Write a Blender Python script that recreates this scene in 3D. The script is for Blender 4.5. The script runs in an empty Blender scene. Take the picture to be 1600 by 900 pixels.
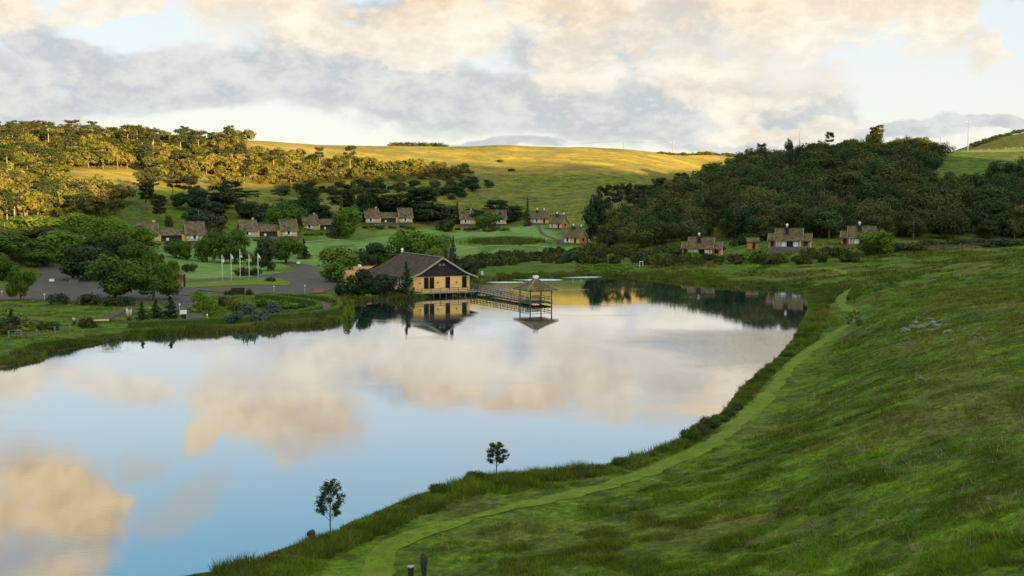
import bpy, math, random
import numpy as np
from mathutils import Vector, Matrix

R = math.radians
scene = bpy.context.scene
COL = scene.collection

# ------------------------------------------------------------------ camera
CAMH = 20.0
FPX = 1800.0                       # focal length in pixels of a 1600 px wide frame
PITCH = math.atan(140.0 / FPX)     # horizon at y = 310
cam_d = bpy.data.cameras.new("camera")
cam_d.sensor_width = 36.0
cam_d.lens = 36.0 * FPX / 1600.0
cam_d.clip_start = 0.5
cam_d.clip_end = 20000.0
cam = bpy.data.objects.new("camera", cam_d)
COL.objects.link(cam)
cam.location = (0, 0, CAMH)
cam.rotation_euler = (R(90) - PITCH, 0, 0)
scene.camera = cam

# ------------------------------------------------------------------ world, sun, exposure
EXPOSURE = 2.0
SUN_EL = 6.5
SUN_H = Vector((0.64, -0.77)).normalized()      # horizontal direction towards the sun
scene.view_settings.view_transform = 'Standard'
scene.view_settings.look = 'None'
scene.view_settings.gamma = 1.0
scene.view_settings.use_curve_mapping = False
scene.view_settings.exposure = EXPOSURE

to_sun_v = (SUN_H.x * math.cos(R(SUN_EL)), SUN_H.y * math.cos(R(SUN_EL)), math.sin(R(SUN_EL)))
world = bpy.data.worlds.new("World")
scene.world = world
world.use_nodes = True


class NT:
    """small helper to write node graphs"""
    def __init__(self, tree):
        self.t = tree
        tree.nodes.clear()

    def n(self, typ, **kw):
        nd = self.t.nodes.new(typ)
        for k, v in kw.items():
            setattr(nd, k, v)
        return nd

    def link(self, a, b):
        self.t.links.new(a, b)

    def put(self, sock, v):
        if isinstance(v, bpy.types.NodeSocket):
            self.t.links.new(v, sock)
        elif v is not None:
            sock.default_value = v

    def math(self, op, a, b=None, c=None, clamp=False):
        nd = self.n('ShaderNodeMath', operation=op, use_clamp=clamp)
        self.put(nd.inputs[0], a)
        self.put(nd.inputs[1], b)
        self.put(nd.inputs[2], c)
        return nd.outputs[0]

    def vmath(self, op, a, b=None):
        nd = self.n('ShaderNodeVectorMath', operation=op)
        self.put(nd.inputs[0], a)
        self.put(nd.inputs[1], b)
        return nd.outputs['Value'] if op in ('LENGTH', 'DOT_PRODUCT', 'DISTANCE') else nd.outputs[0]

    def comb(self, x, y, z=0.0):
        nd = self.n('ShaderNodeCombineXYZ')
        self.put(nd.inputs[0], x); self.put(nd.inputs[1], y); self.put(nd.inputs[2], z)
        return nd.outputs[0]

    def noise(self, vec, scale, detail=4, rough=0.55, dist=0.0, dim='3D', col=False):
        nd = self.n('ShaderNodeTexNoise', noise_dimensions=dim)
        self.put(nd.inputs['Vector'], vec)
        nd.inputs['Scale'].default_value = scale
        nd.inputs['Detail'].default_value = detail
        nd.inputs['Roughness'].default_value = rough
        nd.inputs['Distortion'].default_value = dist
        return nd.outputs['Color'] if col else nd.outputs['Fac']

    def mapr(self, v, a, b, c=0.0, d=1.0, smooth=True):
        nd = self.n('ShaderNodeMapRange')
        nd.interpolation_type = 'SMOOTHSTEP' if smooth else 'LINEAR'
        self.put(nd.inputs['Value'], v)
        nd.inputs['From Min'].default_value = a
        nd.inputs['From Max'].default_value = b
        nd.inputs['To Min'].default_value = c
        nd.inputs['To Max'].default_value = d
        return nd.outputs['Result']

    def mix(self, f, a, b, blend='MIX'):
        nd = self.n('ShaderNodeMix', data_type='RGBA', blend_type=blend)
        self.put(nd.inputs[0], f)
        def c(v):
            return (v[0], v[1], v[2], 1.0) if isinstance(v, (tuple, list)) else v
        self.put(nd.inputs[6], c(a)); self.put(nd.inputs[7], c(b))
        return nd.outputs[2]

    def mapping(self, vec, loc=(0, 0, 0), rot=(0, 0, 0), scale=(1, 1, 1), typ='POINT'):
        nd = self.n('ShaderNodeMapping', vector_type=typ)
        self.put(nd.inputs['Vector'], vec)
        nd.inputs['Location'].default_value = loc
        nd.inputs['Rotation'].default_value = rot
        nd.inputs['Scale'].default_value = scale
        return nd.outputs[0]


def s2l(r, g, b):
    f = lambda c: (c / 255 / 12.92) if c / 255 <= 0.04045 else ((c / 255 + 0.055) / 1.055) ** 2.4
    return (f(r), f(g), f(b))


def build_sky():
    w = NT(world.node_tree)
    tc = w.n('ShaderNodeTexCoord').outputs['Generated']
    d = w.vmath('NORMALIZE', tc)
    sep = w.n('ShaderNodeSeparateXYZ'); w.link(d, sep.inputs[0])
    az = w.math('MULTIPLY', w.math('ARCTAN2', sep.outputs[0], sep.outputs[1]), 1.8)
    el = w.math('MULTIPLY', w.math('ARCSINE', sep.outputs[2]), 1.8)
    p0 = w.comb(az, el, 0.0)                         # thousand "pixels": x right of centre, y above horizon
    # domain warp, two scales (clouds are stretched along the horizon)
    def warp(p, scale, amp, seed):
        nz = w.noise(w.mapping(p, loc=(seed, seed * 0.37, 0), scale=(0.7, 1.25, 1)), scale, 5, 0.6, col=True)
        off = w.vmath('MULTIPLY', w.vmath('SUBTRACT', nz, (0.5, 0.5, 0.5)), (amp, amp * 0.6, 0))
        return w.vmath('ADD', p, off)
    p = warp(p0, 3.2, 0.30, 3.1)
    p = warp(p, 11.0, 0.085, 7.7)

    def ell(px, e, rx, ry, rot=0.0, soft=0.55, src=p):
        """soft ellipse centred at pixel column px, e pixels above the horizon"""
        m = w.mapping(src, loc=((px - 800) / 1000, e / 1000, 0), rot=(0, 0, R(rot)),
                      scale=(rx / 1000, ry / 1000, 1), typ='TEXTURE')
        return w.mapr(w.vmath('LENGTH', m), 1.0 + soft * 0.35, 1.0 - soft, 0.0, 1.0)

    def union(lst):
        a = lst[0]
        for b in lst[1:]:
            a = w.math('MAXIMUM', a, b)
        return a

    # clear sky: Nishita plus its own brightness near the horizon
    sky = w.n('ShaderNodeTexSky', sky_type='NISHITA')
    sky.sun_disc = False
    sky.sun_elevation = R(SUN_EL)
    sky.sun_rotation = math.atan2(SUN_H.x, SUN_H.y)
    sky.altitude = 900
    sky.air_density = 1.0
    sky.dust_density = 0.6
    sky.ozone_density = 1.4
    K = 1.0 / (2 ** EXPOSURE) / 0.1
    def c(r, g, b, k=1.0):
        l = s2l(r, g, b)
        return tuple(v * K * k for v in l)
    grad = w.mapr(el, 0.02, 0.66, smooth=False)
    ramp = w.n('ShaderNodeValToRGB')
    w.link(grad, ramp.inputs[0])
    cr = ramp.color_ramp
    stops = [(0.0, (252, 246, 228), 0.98), (0.12, (248, 247, 238), 0.98), (0.30, (240, 246, 247), 0.98),
             (0.52, (222, 240, 250), 1.0), (0.75, (160, 210, 240), 1.1), (1.0, (126, 190, 226), 1.15)]
    while len(cr.elements) < len(stops):
        cr.elements.new(0.5)
    for e_, (pos, rgb, k) in zip(cr.elements, stops):
        e_.position = pos
        l = s2l(*rgb)
        e_.color = (l[0] * k, l[1] * k, l[2] * k, 1)
    clear = w.vmath('ADD', w.vmath('MULTIPLY', ramp.outputs[0], (K * 0.94,) * 3), w.vmath('MULTIPLY', sky.outputs[0], (0.06 * 1,) * 3))
    # warm glow round the unseen low sun and pale zenith, added to brighten the land
    ds = w.math('MAXIMUM', w.vmath('DOT_PRODUCT', d, tuple(to_sun_v)), 0.0)
    glow = w.math('POWER', ds, 2.2)
    zen = w.mapr(sep.outputs[2], 0.40, 0.80)

    # texture of the clouds
    n1 = w.noise(w.mapping(p0, loc=(1.3, 5.2, 0), scale=(1, 1.7, 1)), 7.0, 9, 0.60, 0.3)
    n2 = w.noise(w.mapping(p0, loc=(9.3, 2.2, 0), scale=(1, 1.5, 1)), 3.1, 7, 0.55, 0.2)
    n3 = w.noise(w.mapping(p0, loc=(4.3, 8.8, 0), scale=(1, 1.8, 1)), 17.0, 7, 0.62, 0.2)

    n4 = w.noise(w.mapping(p0, loc=(2.3, 4.8, 0), scale=(1, 1.5, 1)), 38.0, 6, 0.65, 0.3)
    # grey shaded masses
    grey = union([
        ell(-60, 175, 330, 95, -8), ell(250, 165, 380, 62, 4), ell(560, 168, 300, 62, -2),
        ell(760, 165, 240, 55, -4), ell(120, 235, 130, 40, -30), ell(480, 215, 140, 60),
        ell(770, 92, 135, 18, 2, 0.5), ell(900, 240, 170, 60), ell(650, 290, 130, 35),
        ell(1000, 150, 260, 80), ell(1210, 130, 150, 60), ell(1570, 268, 45, 12, 0, 0.9),
        ell(1400, 100, 130, 18, 0), ell(1560, 115, 120, 14), ell(1120, 260, 150, 70),
        ell(-500, 150, 300, 120), ell(2000, 140, 330, 70), ell(1120, 100, 220, 30),
    ])
    # warm sun-lit masses
    warm = union([
        ell(500, 275, 165, 70, -18), ell(610, 225, 100, 30, -10), ell(880, 225, 90, 60, 20), ell(1030, 215, 170, 70, -35),
        ell(1190, 195, 150, 60, -8), ell(1290, 275, 130, 65, -10), ell(1420, 250, 110, 60, -25), ell(1000, 290, 260, 40, 0),
        ell(1200, 110, 170, 22, 0), ell(1520, 205, 40, 28, -40), ell(60, 275, 70, 35, 0),
        # higher clouds, seen mirrored in the lake
        ell(445, 318, 190, 95, 22), ell(430, 345, 55, 60, 0), ell(330, 362, 60, 22, -20),
        ell(110, 455, 128, 92, 20), ell(60, 520, 150, 90, 0), ell(-60, 440, 170, 110, 0),
        ell(1080, 300, 170, 28, 0), ell(1120, 262, 200, 60, 0), ell(850, 300, 120, 24, 0), ell(680, 270, 120, 50, 0),
        ell(1230, 390, 190, 90, 0), ell(1180, 240, 200, 50, 0), ell(200, 290, 90, 30, 15), ell(-300, 380, 200, 60, 10), ell(2000, 330, 240, 80), ell(2300, 480, 260, 90),
    ])
    faint = union([ell(300, 455, 95, 40, -25), ell(600, 365, 24, 10, 40), ell(1040, 328, 90, 22, 0), ell(240, 400, 40, 20)])

    edge = w.math('ADD', w.math('MULTIPLY', w.math('SUBTRACT', n1, 0.5), 1.5), w.math('ADD', w.math('MULTIPLY', w.math('SUBTRACT', n3, 0.5), 1.0), w.math('MULTIPLY', w.math('SUBTRACT', n4, 0.5), 0.6)))
    gm = w.mapr(w.math('ADD', grey, w.math('MULTIPLY', edge, w.math('MULTIPLY', grey, 1.5))), 0.10, 0.82)
    wm = w.mapr(w.math('ADD', warm, w.math('MULTIPLY', edge, w.math('MULTIPLY', warm, 1.5))), 0.10, 0.74)
    fm = w.math('MULTIPLY', w.mapr(w.math('ADD', faint, w.math('MULTIPLY', edge, faint)), 0.1, 0.9), 0.38)
    # high thin veil over the whole sky
    veil = w.mapr(n2, 0.52, 0.78, 0.0, 0.45)

    tone = w.mapr(w.math('ADD', w.math('MULTIPLY', n1, 0.5), w.math('ADD', w.math('MULTIPLY', n3, 0.33), w.math('MULTIPLY', n4, 0.17))), 0.40, 0.60)
    greyc = w.mix(tone, c(190, 199, 203), c(230, 230, 226))
    # mirrored (higher) clouds are deeper orange in their middle
    hi = w.mapr(el, 0.20, 0.42)
    warm_lo = w.mix(tone, c(242, 228, 208), c(255, 247, 230, 1.06))
    warm_hi = w.mix(tone, c(226, 180, 124), c(255, 228, 182))
    warmc = w.mix(hi, warm_lo, w.vmath('MULTIPLY', warm_hi, (1.12, 1.12, 1.10)))
    # cover of the rest of the sky (behind and beside the camera) by broken cloud
    col = w.mix(w.math('MULTIPLY', veil, 0.7), clear, c(236, 234, 228))
    col = w.mix(fm, col, c(240, 214, 178))
    col = w.mix(w.math('MULTIPLY', gm, 0.93), col, greyc)
    wtex = w.mapr(w.math('ADD', n2, w.math('MULTIPLY', w.math('SUBTRACT', n1, 0.5), 0.6)), 0.30, 0.52, 0.55, 1.0)
    lowmask = w.math('MULTIPLY', wm, w.mix(hi, (0.82,) * 3, (0.97,) * 3))
    col = w.mix(w.math('MULTIPLY', lowmask, wtex), col, warmc)
    col = w.mix(w.math('MULTIPLY', zen, 0.75), col, c(246, 240, 218, 1.6))
    col = w.vmath('ADD', col, w.vmath('MULTIPLY', w.comb(glow, glow, glow), tuple(v * K * 1.5 for v in (0.95, 0.90, 0.62))))
    bg = w.n('ShaderNodeBackground')
    w.put(bg.inputs[0], col)
    bg.inputs[1].default_value = 0.1
    out = w.n('ShaderNodeOutputWorld')
    w.link(bg.outputs[0], out.inputs[0])


build_sky()

sun_d = bpy.data.lights.new("sun", 'SUN')
sun_d.energy = 5.0
sun_d.angle = R(0.5)
sun_d.color = (1.0, 0.67, 0.27)
sun = bpy.data.objects.new("sun", sun_d)
COL.objects.link(sun)
to_sun = Vector((SUN_H.x * math.cos(R(SUN_EL)), SUN_H.y * math.cos(R(SUN_EL)), math.sin(R(SUN_EL))))
sun.rotation_euler = to_sun.to_track_quat('Z', 'Y').to_euler()
sun.location = (200, -200, 300)

# ------------------------------------------------------------------ picking points
CP, SP = math.cos(PITCH), math.sin(PITCH)


def ray(px, py):
    u = (px - 800.0) / FPX
    v = (450.0 - py) / FPX
    return (u, CP + v * SP, -SP + v * CP)


def P(px, py, D):
    """world point seen at that place of the frame, D metres ahead"""
    r = ray(px, py)
    t = D / r[1]
    return (r[0] * t, D, CAMH + r[2] * t)


def W(px, py, z=0.0):
    """the same on a level plane of height z"""
    r = ray(px, py)
    t = (z - CAMH) / r[2]
    return (r[0] * t, r[1] * t)


# ------------------------------------------------------------------ numpy value noise
def _hash(ix, iy, seed):
    h = (ix.astype(np.int64) * 374761393 + iy.astype(np.int64) * 668265263 + seed * 974711) & 0x7fffffff
    h = ((h ^ (h >> 13)) * 1274126177) & 0x7fffffff
    return ((h ^ (h >> 16)) & 0xffff) / 65535.0


def vnoise(x, y, seed=0):
    x = np.asarray(x, float); y = np.asarray(y, float)
    ix = np.floor(x); iy = np.floor(y)
    fx = x - ix; fy = y - iy
    fx = fx * fx * (3 - 2 * fx); fy = fy * fy * (3 - 2 * fy)
    a = _hash(ix, iy, seed); b = _hash(ix + 1, iy, seed)
    c = _hash(ix, iy + 1, seed); d = _hash(ix + 1, iy + 1, seed)
    return (a * (1 - fx) + b * fx) * (1 - fy) + (c * (1 - fx) + d * fx) * fy


def fbm(x, y, oct=4, seed=0):
    s = 0; a = 0.5; n = 0
    for k in range(oct):
        s = s + a * vnoise(np.asarray(x) * 2 ** k + 17.3 * k, np.asarray(y) * 2 ** k + 9.1 * k, seed + k)
        n += a; a *= 0.5
    return s / n


def sstep(a, b, x):
    t = np.clip((x - a) / (b - a), 0, 1)
    return t * t * (3 - 2 * t)


# ------------------------------------------------------------------ lake outline
shore_px = [(300, 903), (420, 874), (470, 853), (520, 835), (600, 799), (680, 769), (740, 752), (800, 745), (880, 738),
            (960, 726), (1030, 706), (1070, 686), (1100, 669), (1133, 648), (1148, 627), (1160, 609), (1182, 590), (1211, 568), (1233, 545),
            (1250, 518), (1262, 493), (1270, 472), (1262, 457), (1230, 453), (1180, 451), (1130, 448), (1080, 443),
            (1040, 438), (1000, 433), (950, 431), (900, 432), (870, 434), (840, 435), (800, 437), (770, 437),
            (752, 441), (735, 450), (700, 456), (678, 463), (650, 466), (620, 468), (575, 470), (552, 472), (545, 478),
            (551, 488), (546, 498), (520, 506), (460, 511), (400, 516), (340, 520), (260, 523), (205, 528), (165, 532), (148, 537),
            (110, 544), (72, 551), (62, 556), (64, 563), (30, 568), (0, 574)]
shore = [W(x, y) for x, y in shore_px]
shore += [(-90, 118), (-150, 92), (-230, 70), (-240, 10), (-150, -10), (-80, 20), (-45, 42), (-25, 55)]


def chaikin(pts, n=2):
    for _ in range(n):
        q = []
        for i in range(len(pts)):
            a = pts[i]; b = pts[(i + 1) % len(pts)]
            q.append((0.75 * a[0] + 0.25 * b[0], 0.75 * a[1] + 0.25 * b[1]))
            q.append((0.25 * a[0] + 0.75 * b[0], 0.25 * a[1] + 0.75 * b[1]))
        pts = q
    return pts


SH = np.array(chaikin(shore, 1))


def sdf_poly(x, y, poly):
    """signed distance, negative inside"""
    x = np.atleast_1d(np.asarray(x, float)); y = np.atleast_1d(np.asarray(y, float))
    d2 = np.full(x.shape, 1e18); inside = np.zeros(x.shape, bool)
    n = len(poly)
    for i in range(n):
        ax, ay = poly[i]; bx, by = poly[(i + 1) % n]
        ex, ey = bx - ax, by - ay
        t = np.clip(((x - ax) * ex + (y - ay) * ey) / (ex * ex + ey * ey + 1e-12), 0, 1)
        dx = x - ax - t * ex; dy = y - ay - t * ey
        d2 = np.minimum(d2, dx * dx + dy * dy)
        if ay != by:
            cond = ((ay > y) != (by > y)) & (x < (bx - ax) * (y - ay) / (by - ay) + ax)
            inside ^= cond
    d = np.sqrt(d2)
    return np.where(inside, -d, d)


def dist_line(x, y, pts):
    x = np.atleast_1d(np.asarray(x, float)); y = np.atleast_1d(np.asarray(y, float))
    d2 = np.full(x.shape, 1e18)
    for i in range(len(pts) - 1):
        ax, ay = pts[i][:2]; bx, by = pts[i + 1][:2]
        ex, ey = bx - ax, by - ay
        t = np.clip(((x - ax) * ex + (y - ay) * ey) / (ex * ex + ey * ey + 1e-12), 0, 1)
        d2 = np.minimum(d2, (x - ax - t * ex) ** 2 + (y - ay - t * ey) ** 2)
    return np.sqrt(d2)


# ------------------------------------------------------------------ terrain heights
ctrl_px = [
    # left hill and plateau skyline
    (0, 220, 700), (100, 218, 700), (200, 220, 700), (300, 225, 705), (380, 227, 720), (500, 234, 740), (620, 230, 766),
    (800, 234, 766), (900, 236, 770), (1000, 238, 780), (1100, 243, 800), (1180, 250, 830), (-250, 215, 700), (-600, 215, 700),
    # left slope
    (0, 356, 350), (-200, 356, 350), (0, 335, 410), (0, 305, 470), (0, 265, 560), (-250, 265, 560), (-250, 310, 460),
    (120, 299, 530), (120, 285, 545), (120, 268, 590), (60, 340, 420), (120, 350, 420), (200, 335, 480), (200, 362, 430),
    (200, 299, 550), (200, 270, 600), (300, 335, 500), (300, 300, 585), (300, 270, 640), (400, 292, 620), (400, 330, 520), (400, 262, 680),
    (500, 300, 625), (500, 330, 560), (500, 265, 700), (600, 285, 660), (600, 320, 590), (600, 255, 725), (700, 282, 680), (700, 320, 600),
    (800, 273, 700), (800, 310, 620), (800, 253, 740), (900, 265, 710), (900, 300, 640), (900, 335, 570), (1000, 262, 730), (1000, 300, 650),
    (1100, 262, 770), (1060, 285, 690),
    # valley floor
    (267, 382, 420), (415, 374, 470), (508, 364, 520), (605, 351, 550), (755, 355, 560), (845, 352, 500), (870, 358, 480), (900, 384, 418),
    (650, 400, 380), (340, 405, 345), (300, 425, 300), (150, 442, 262), (0, 460, 232), (-200, 460, 232), (0, 420, 280), (-300, 400, 300), (80, 400, 305),
    (0, 385, 305), (150, 385, 330), (700, 375, 450), (800, 375, 440), (800, 400, 380), (900, 412, 340), (1000, 416, 325), (1100, 404, 345),
    (1235, 391, 327), (1343, 384, 330), (1100, 427, 295), (1200, 427, 290), (1300, 406, 305), (1400, 398, 315), (450, 430, 290), (550, 400, 370), (550, 440, 272),
    # near right bank
    (1600, 388, 310), (1500, 392, 308), (1600, 400, 230), (1800, 395, 230), (1600, 450, 154), (1600, 505, 111), (1600, 600, 76), (1600, 700, 55),
    (1600, 800, 43), (1600, 900, 35), (1800, 900, 33), (1900, 600, 70), (2000, 450, 140), (1440, 505, 138), (1400, 600, 92), (1400, 700, 66), (1400, 800, 52),
    (1400, 900, 43), (1200, 700, 82), (1200, 800, 62), (1200, 900, 50), (1000, 780, 72), (1000, 850, 60), (800, 820, 68), (800, 900, 56),
    (650, 880, 62), (1300, 560, 136), (1450, 430, 220), (1330, 470, 205), (1340, 432, 262), (1290, 500, 178), (1500, 410, 250), (1300, 640, 95),
    # right forest hill
    (1000, 392, 380), (1100, 390, 372), (1000, 350, 470), (1000, 328, 550), (960, 350, 520), (1100, 340, 440), (1100, 302, 520), (1100, 284, 580),
    (1050, 306, 560), (1200, 375, 355), (1200, 328, 430), (1200, 285, 515), (1200, 254, 600), (1300, 368, 355), (1300, 320, 430), (1300, 272, 520), (1300, 240, 610),
    (1400, 368, 358), (1400, 315, 430), (1400, 268, 520), (1400, 237, 620), (1500, 370, 352), (1500, 318, 430), (1500, 275, 500), (1500, 236, 640),
    (1600, 374, 345), (1600, 328, 410), (1600, 287, 480), (1600, 252, 560), (1600, 229, 670), (1800, 220, 660), (1800, 290, 470), (1800, 350, 360), (2200, 215, 640), (2200, 300, 440),
]
for _a, _b in ((-600, 216), (-250, 216), (0, 219), (150, 219), (300, 223), (400, 228), (500, 234), (620, 231), (720, 233), (800, 235), (900, 237), (1000, 240), (1100, 245), (1180, 252)):
    ctrl_px += [(_a, _b + 3, 850), (_a, _b + 9, 960)]
ctrl = [P(*c) for c in ctrl_px]
ctrl += [(0, 0, 13), (25, 10, 15), (-30, 30, 2), (-60, -60, 8), (100, -100, 16), (-200, -200, 12), (150, 0, 15), (300, 150, 20), (-320, 0, 8),
         (-400, 300, 18), (-400, 600, 50), (500, 500, 48), (500, 800, 50), (0, 1100, 50), (500, 1100, 50), (120, 60, 12),
         (60, 20, 13), (-300, 180, 3), (-150, 150, 1.5), (1000, 1000, 50), (-1000, 1000, 50), (800, 300, 40), (-800, 300, 30), (0, -300, 15), (400, -100, 20), (200, 950, 46)]
C = np.array(ctrl)


def _phi(r2):
    return 0.5 * r2 * np.log(r2 + 1e-9)


_S = 100.0
_X = C[:, :2] / _S
_n = len(_X)
_K = _phi(((_X[:, None] - _X[None]) ** 2).sum(-1)) + np.eye(_n) * 0.002
_Pm = np.hstack([np.ones((_n, 1)), _X])
_A = np.block([[_K, _Pm], [_Pm.T, np.zeros((3, 3))]])
_sol = np.linalg.solve(_A, np.concatenate([C[:, 2], np.zeros(3)]))

# the ridge behind the camera that keeps the valley in shade
RU = np.array([-900, -200, 0, 34, 105, 150, 192, 361, 448, 495, 525, 542, 592, 610, 750, 1200])
RH = np.array([60, 66, 68, 71, 78, 97, 112, 127, 137, 135, 117, 98, 98, 109, 112, 100])


PATHARR = None


def height(x, y):
    shp = np.shape(x)
    x = np.atleast_1d(np.asarray(x, float)).ravel(); y = np.atleast_1d(np.asarray(y, float)).ravel()
    z = np.empty_like(x)
    for i in range(0, len(x), 40000):
        q = np.stack([x[i:i + 40000], y[i:i + 40000]], 1) / _S
        r2 = ((q[:, None] - _X[None]) ** 2).sum(-1)
        z[i:i + 40000] = _phi(r2) @ _sol[:_n] + _sol[_n] + q @ _sol[_n + 1:]
    r = np.hypot(x, y)
    far = sstep(900, 1300, r) * (y > -50) + sstep(350, 700, r) * (y <= -50)
    z = z * (1 - far) + np.where(y > 0, 48.0, 20.0) * far
    z = np.maximum(z, 0.5)
    # gentle bumps
    z = z + (fbm(x / 60, y / 60, 3, 5) - 0.5) * 3.0 * sstep(450, 650, y)
    pd = 1.0 if PATHARR is None else sstep(1.6, 6.0, dist_line(x, y, PATHARR))
    tus = np.abs(fbm(x / 1.7, y / 1.7, 3, 15) - 0.5) * 2
    pm = sstep(0.35, 0.6, fbm(x / 14, y / 14, 3, 16))
    z = z + (0.28 * (1 - tus) ** 2 * (0.35 + 0.65 * pm) - 0.12) * sstep(230, 150, np.hypot(x, y)) * sstep(2.5, 6, sdf_poly(x, y, SH)) * (x > -25) * pd
    nearr = (fbm(x / 9, y / 9, 4, 9) - 0.5)
    z = z + nearr * 0.55 * sstep(4, 15, sdf_poly(x, y, SH)) * sstep(4, 8, z) * pd
    # far hill on the right horizon
    z = z + 98 * np.exp(-(((x - 1010) / 250) ** 2 + ((y - 2100) / 330) ** 2) ** 1.3) * (1 + 0.1 * (fbm(x / 90, y / 90, 3, 8) - .5))
    # ridge behind the camera
    u = -SUN_H.y * x + SUN_H.x * y
    v = SUN_H.x * x + SUN_H.y * y
    w = np.exp(-((v - 250) / 105.0) ** 2)
    z = z * (1 - w) + np.interp(u, RU, RH) * w
    # shore
    d = sdf_poly(x, y, SH) + (fbm(x / 2.2, y / 2.2, 3, 3) - 0.5) * 0.9
    land = 0.16 + (z - 0.16) * sstep(0.0, 13.0, d) ** 1.0
    land = np.minimum(land, 0.16 + np.maximum(d, 0) * 0.55)
    bank = np.where(d > 0, land, 0)
    zz = np.where(d > 0.35, bank, -1.6 + (0.16 + 1.6) * sstep(-3.5, 0.35, d))
    return zz.reshape(shp) if shp else float(zz[0])


def H(x, y):
    return height(float(x), float(y))


_rows = None


def ground(px, py, dmin=25.0, dmax=1500.0):
    """first hit of the pixel's ray with the terrain"""
    r = ray(px, py)
    D = np.geomspace(dmin, dmax, 700)
    t = D / r[1]
    xs, ys, zs = r[0] * t, D, CAMH + r[2] * t
    hz = height(xs, ys)
    below = np.where(zs <= np.maximum(hz, 0.0))[0]
    if len(below) == 0:
        k = len(D) - 1
        return (xs[k], ys[k], hz[k])
    k = below[0]
    if k > 0:
        a = zs[k - 1] - hz[k - 1]; b = zs[k] - hz[k]
        f = a / (a - b + 1e-9)
        x = xs[k - 1] + (xs[k] - xs[k - 1]) * f; y = ys[k - 1] + (ys[k] - ys[k - 1]) * f
    else:
        x, y = xs[k], ys[k]
    return (x, y, H(x, y))


def at(px, D):
    """ground point at that column, D metres ahead"""
    x = (px - 800) / FPX * (D * CP + 15 * SP)
    z = H(x, D)
    x = (px - 800) / FPX * (D * CP + (CAMH - z) * SP)
    return (x, D, H(x, D))
# ------------------------------------------------------------------ tagging
def tag(o, label=None, cat=None, group=None, kind=None):
    if label: o['label'] = label
    if cat: o['category'] = cat
    if group: o['group'] = group
    if kind: o['kind'] = kind
    return o


def empty(name, loc, rz=0.0):
    o = bpy.data.objects.new(name, None)
    o.empty_display_size = 0.5
    COL.objects.link(o)
    o.location = loc
    o.rotation_euler = (0, 0, rz)
    return o


def mesh_np(name, V, Fq, smooth=False, mat=None, parent=None, link=True, matidx=None):
    """mesh from numpy verts and an (n,4) or (n,3) face array"""
    me = bpy.data.meshes.new(name)
    V = np.asarray(V, np.float32); Fq = np.asarray(Fq, np.int32)
    k = Fq.shape[1]
    me.vertices.add(len(V)); me.vertices.foreach_set('co', V.ravel())
    me.loops.add(Fq.size); me.loops.foreach_set('vertex_index', Fq.ravel())
    me.polygons.add(len(Fq))
    me.polygons.foreach_set('loop_start', np.arange(0, Fq.size, k, dtype=np.int32))
    me.polygons.foreach_set('loop_total', np.full(len(Fq), k, np.int32))
    me.polygons.foreach_set('use_smooth', np.full(len(Fq), smooth))
    if mat is not None:
        for m in (mat if isinstance(mat, (list, tuple)) else [mat]):
            me.materials.append(m)
    if matidx is not None:
        me.polygons.foreach_set('material_index', np.asarray(matidx, np.int32))
    me.update(calc_edges=True)
    me.validate()
    o = bpy.data.objects.new(name, me)
    if link:
        COL.objects.link(o)
    if parent is not None:
        o.parent = parent
    return o


# ------------------------------------------------------------------ materials
def newmat(name):
    m = bpy.data.materials.new(name)
    m.use_nodes = True
    return m, NT(m.node_tree)


def finish(w, col, rough=0.9, bump=None, spec=0.25, metallic=0.0, bdist=0.1, extra=None, bstr=0.5):
    b = w.n('ShaderNodeBsdfPrincipled')
    w.put(b.inputs['Base Color'], (col[0], col[1], col[2], 1) if isinstance(col, tuple) else col)
    w.put(b.inputs['Roughness'], rough)
    b.inputs['Specular IOR Level'].default_value = spec
    b.inputs['Metallic'].default_value = metallic
    if bump is not None:
        bn = w.n('ShaderNodeBump')
        bn.inputs['Strength'].default_value = bstr
        bn.inputs['Distance'].default_value = bdist
        w.put(bn.inputs['Height'], bump)
        w.link(bn.outputs[0], b.inputs['Normal'])
    out = w.n('ShaderNodeOutputMaterial')
    w.link(b.outputs[0], out.inputs[0])
    return b


def simple(name, col, rough=0.8, var=0.25, scale=2.0, bump=0.0, spec=0.3, metallic=0.0):
    m, w = newmat(name)
    pos = w.n('ShaderNodeTexCoord').outputs['Object']
    n = w.noise(pos, scale, 5, 0.6)
    n2 = w.noise(pos, scale * 9, 3, 0.6)
    f = w.math('ADD', w.math('MULTIPLY', n, 0.65), w.math('MULTIPLY', n2, 0.35))
    f = w.mapr(f, 0.3, 0.7)
    c = w.mix(f, tuple(v * (1 - var) for v in col), tuple(v * (1 + var) for v in col))
    finish(w, c, rough, f if bump else None, spec, metallic, bdist=bump or 0.01)
    return m


def grass_colors(w, pos):
    """world-position mottling shared by the ground and the tufts that grow on it"""
    flat = w.mapping(pos, scale=(1, 1, 0.3))
    big = w.noise(flat, 0.045, 6, 0.62, 0.4)
    mid = w.noise(w.mapping(flat, loc=(31, 7, 0)), 0.22, 5, 0.62, 0.6)
    fine = w.noise(w.mapping(flat, loc=(3, 17, 0)), 1.3, 4, 0.65)
    return big, mid, fine


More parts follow.
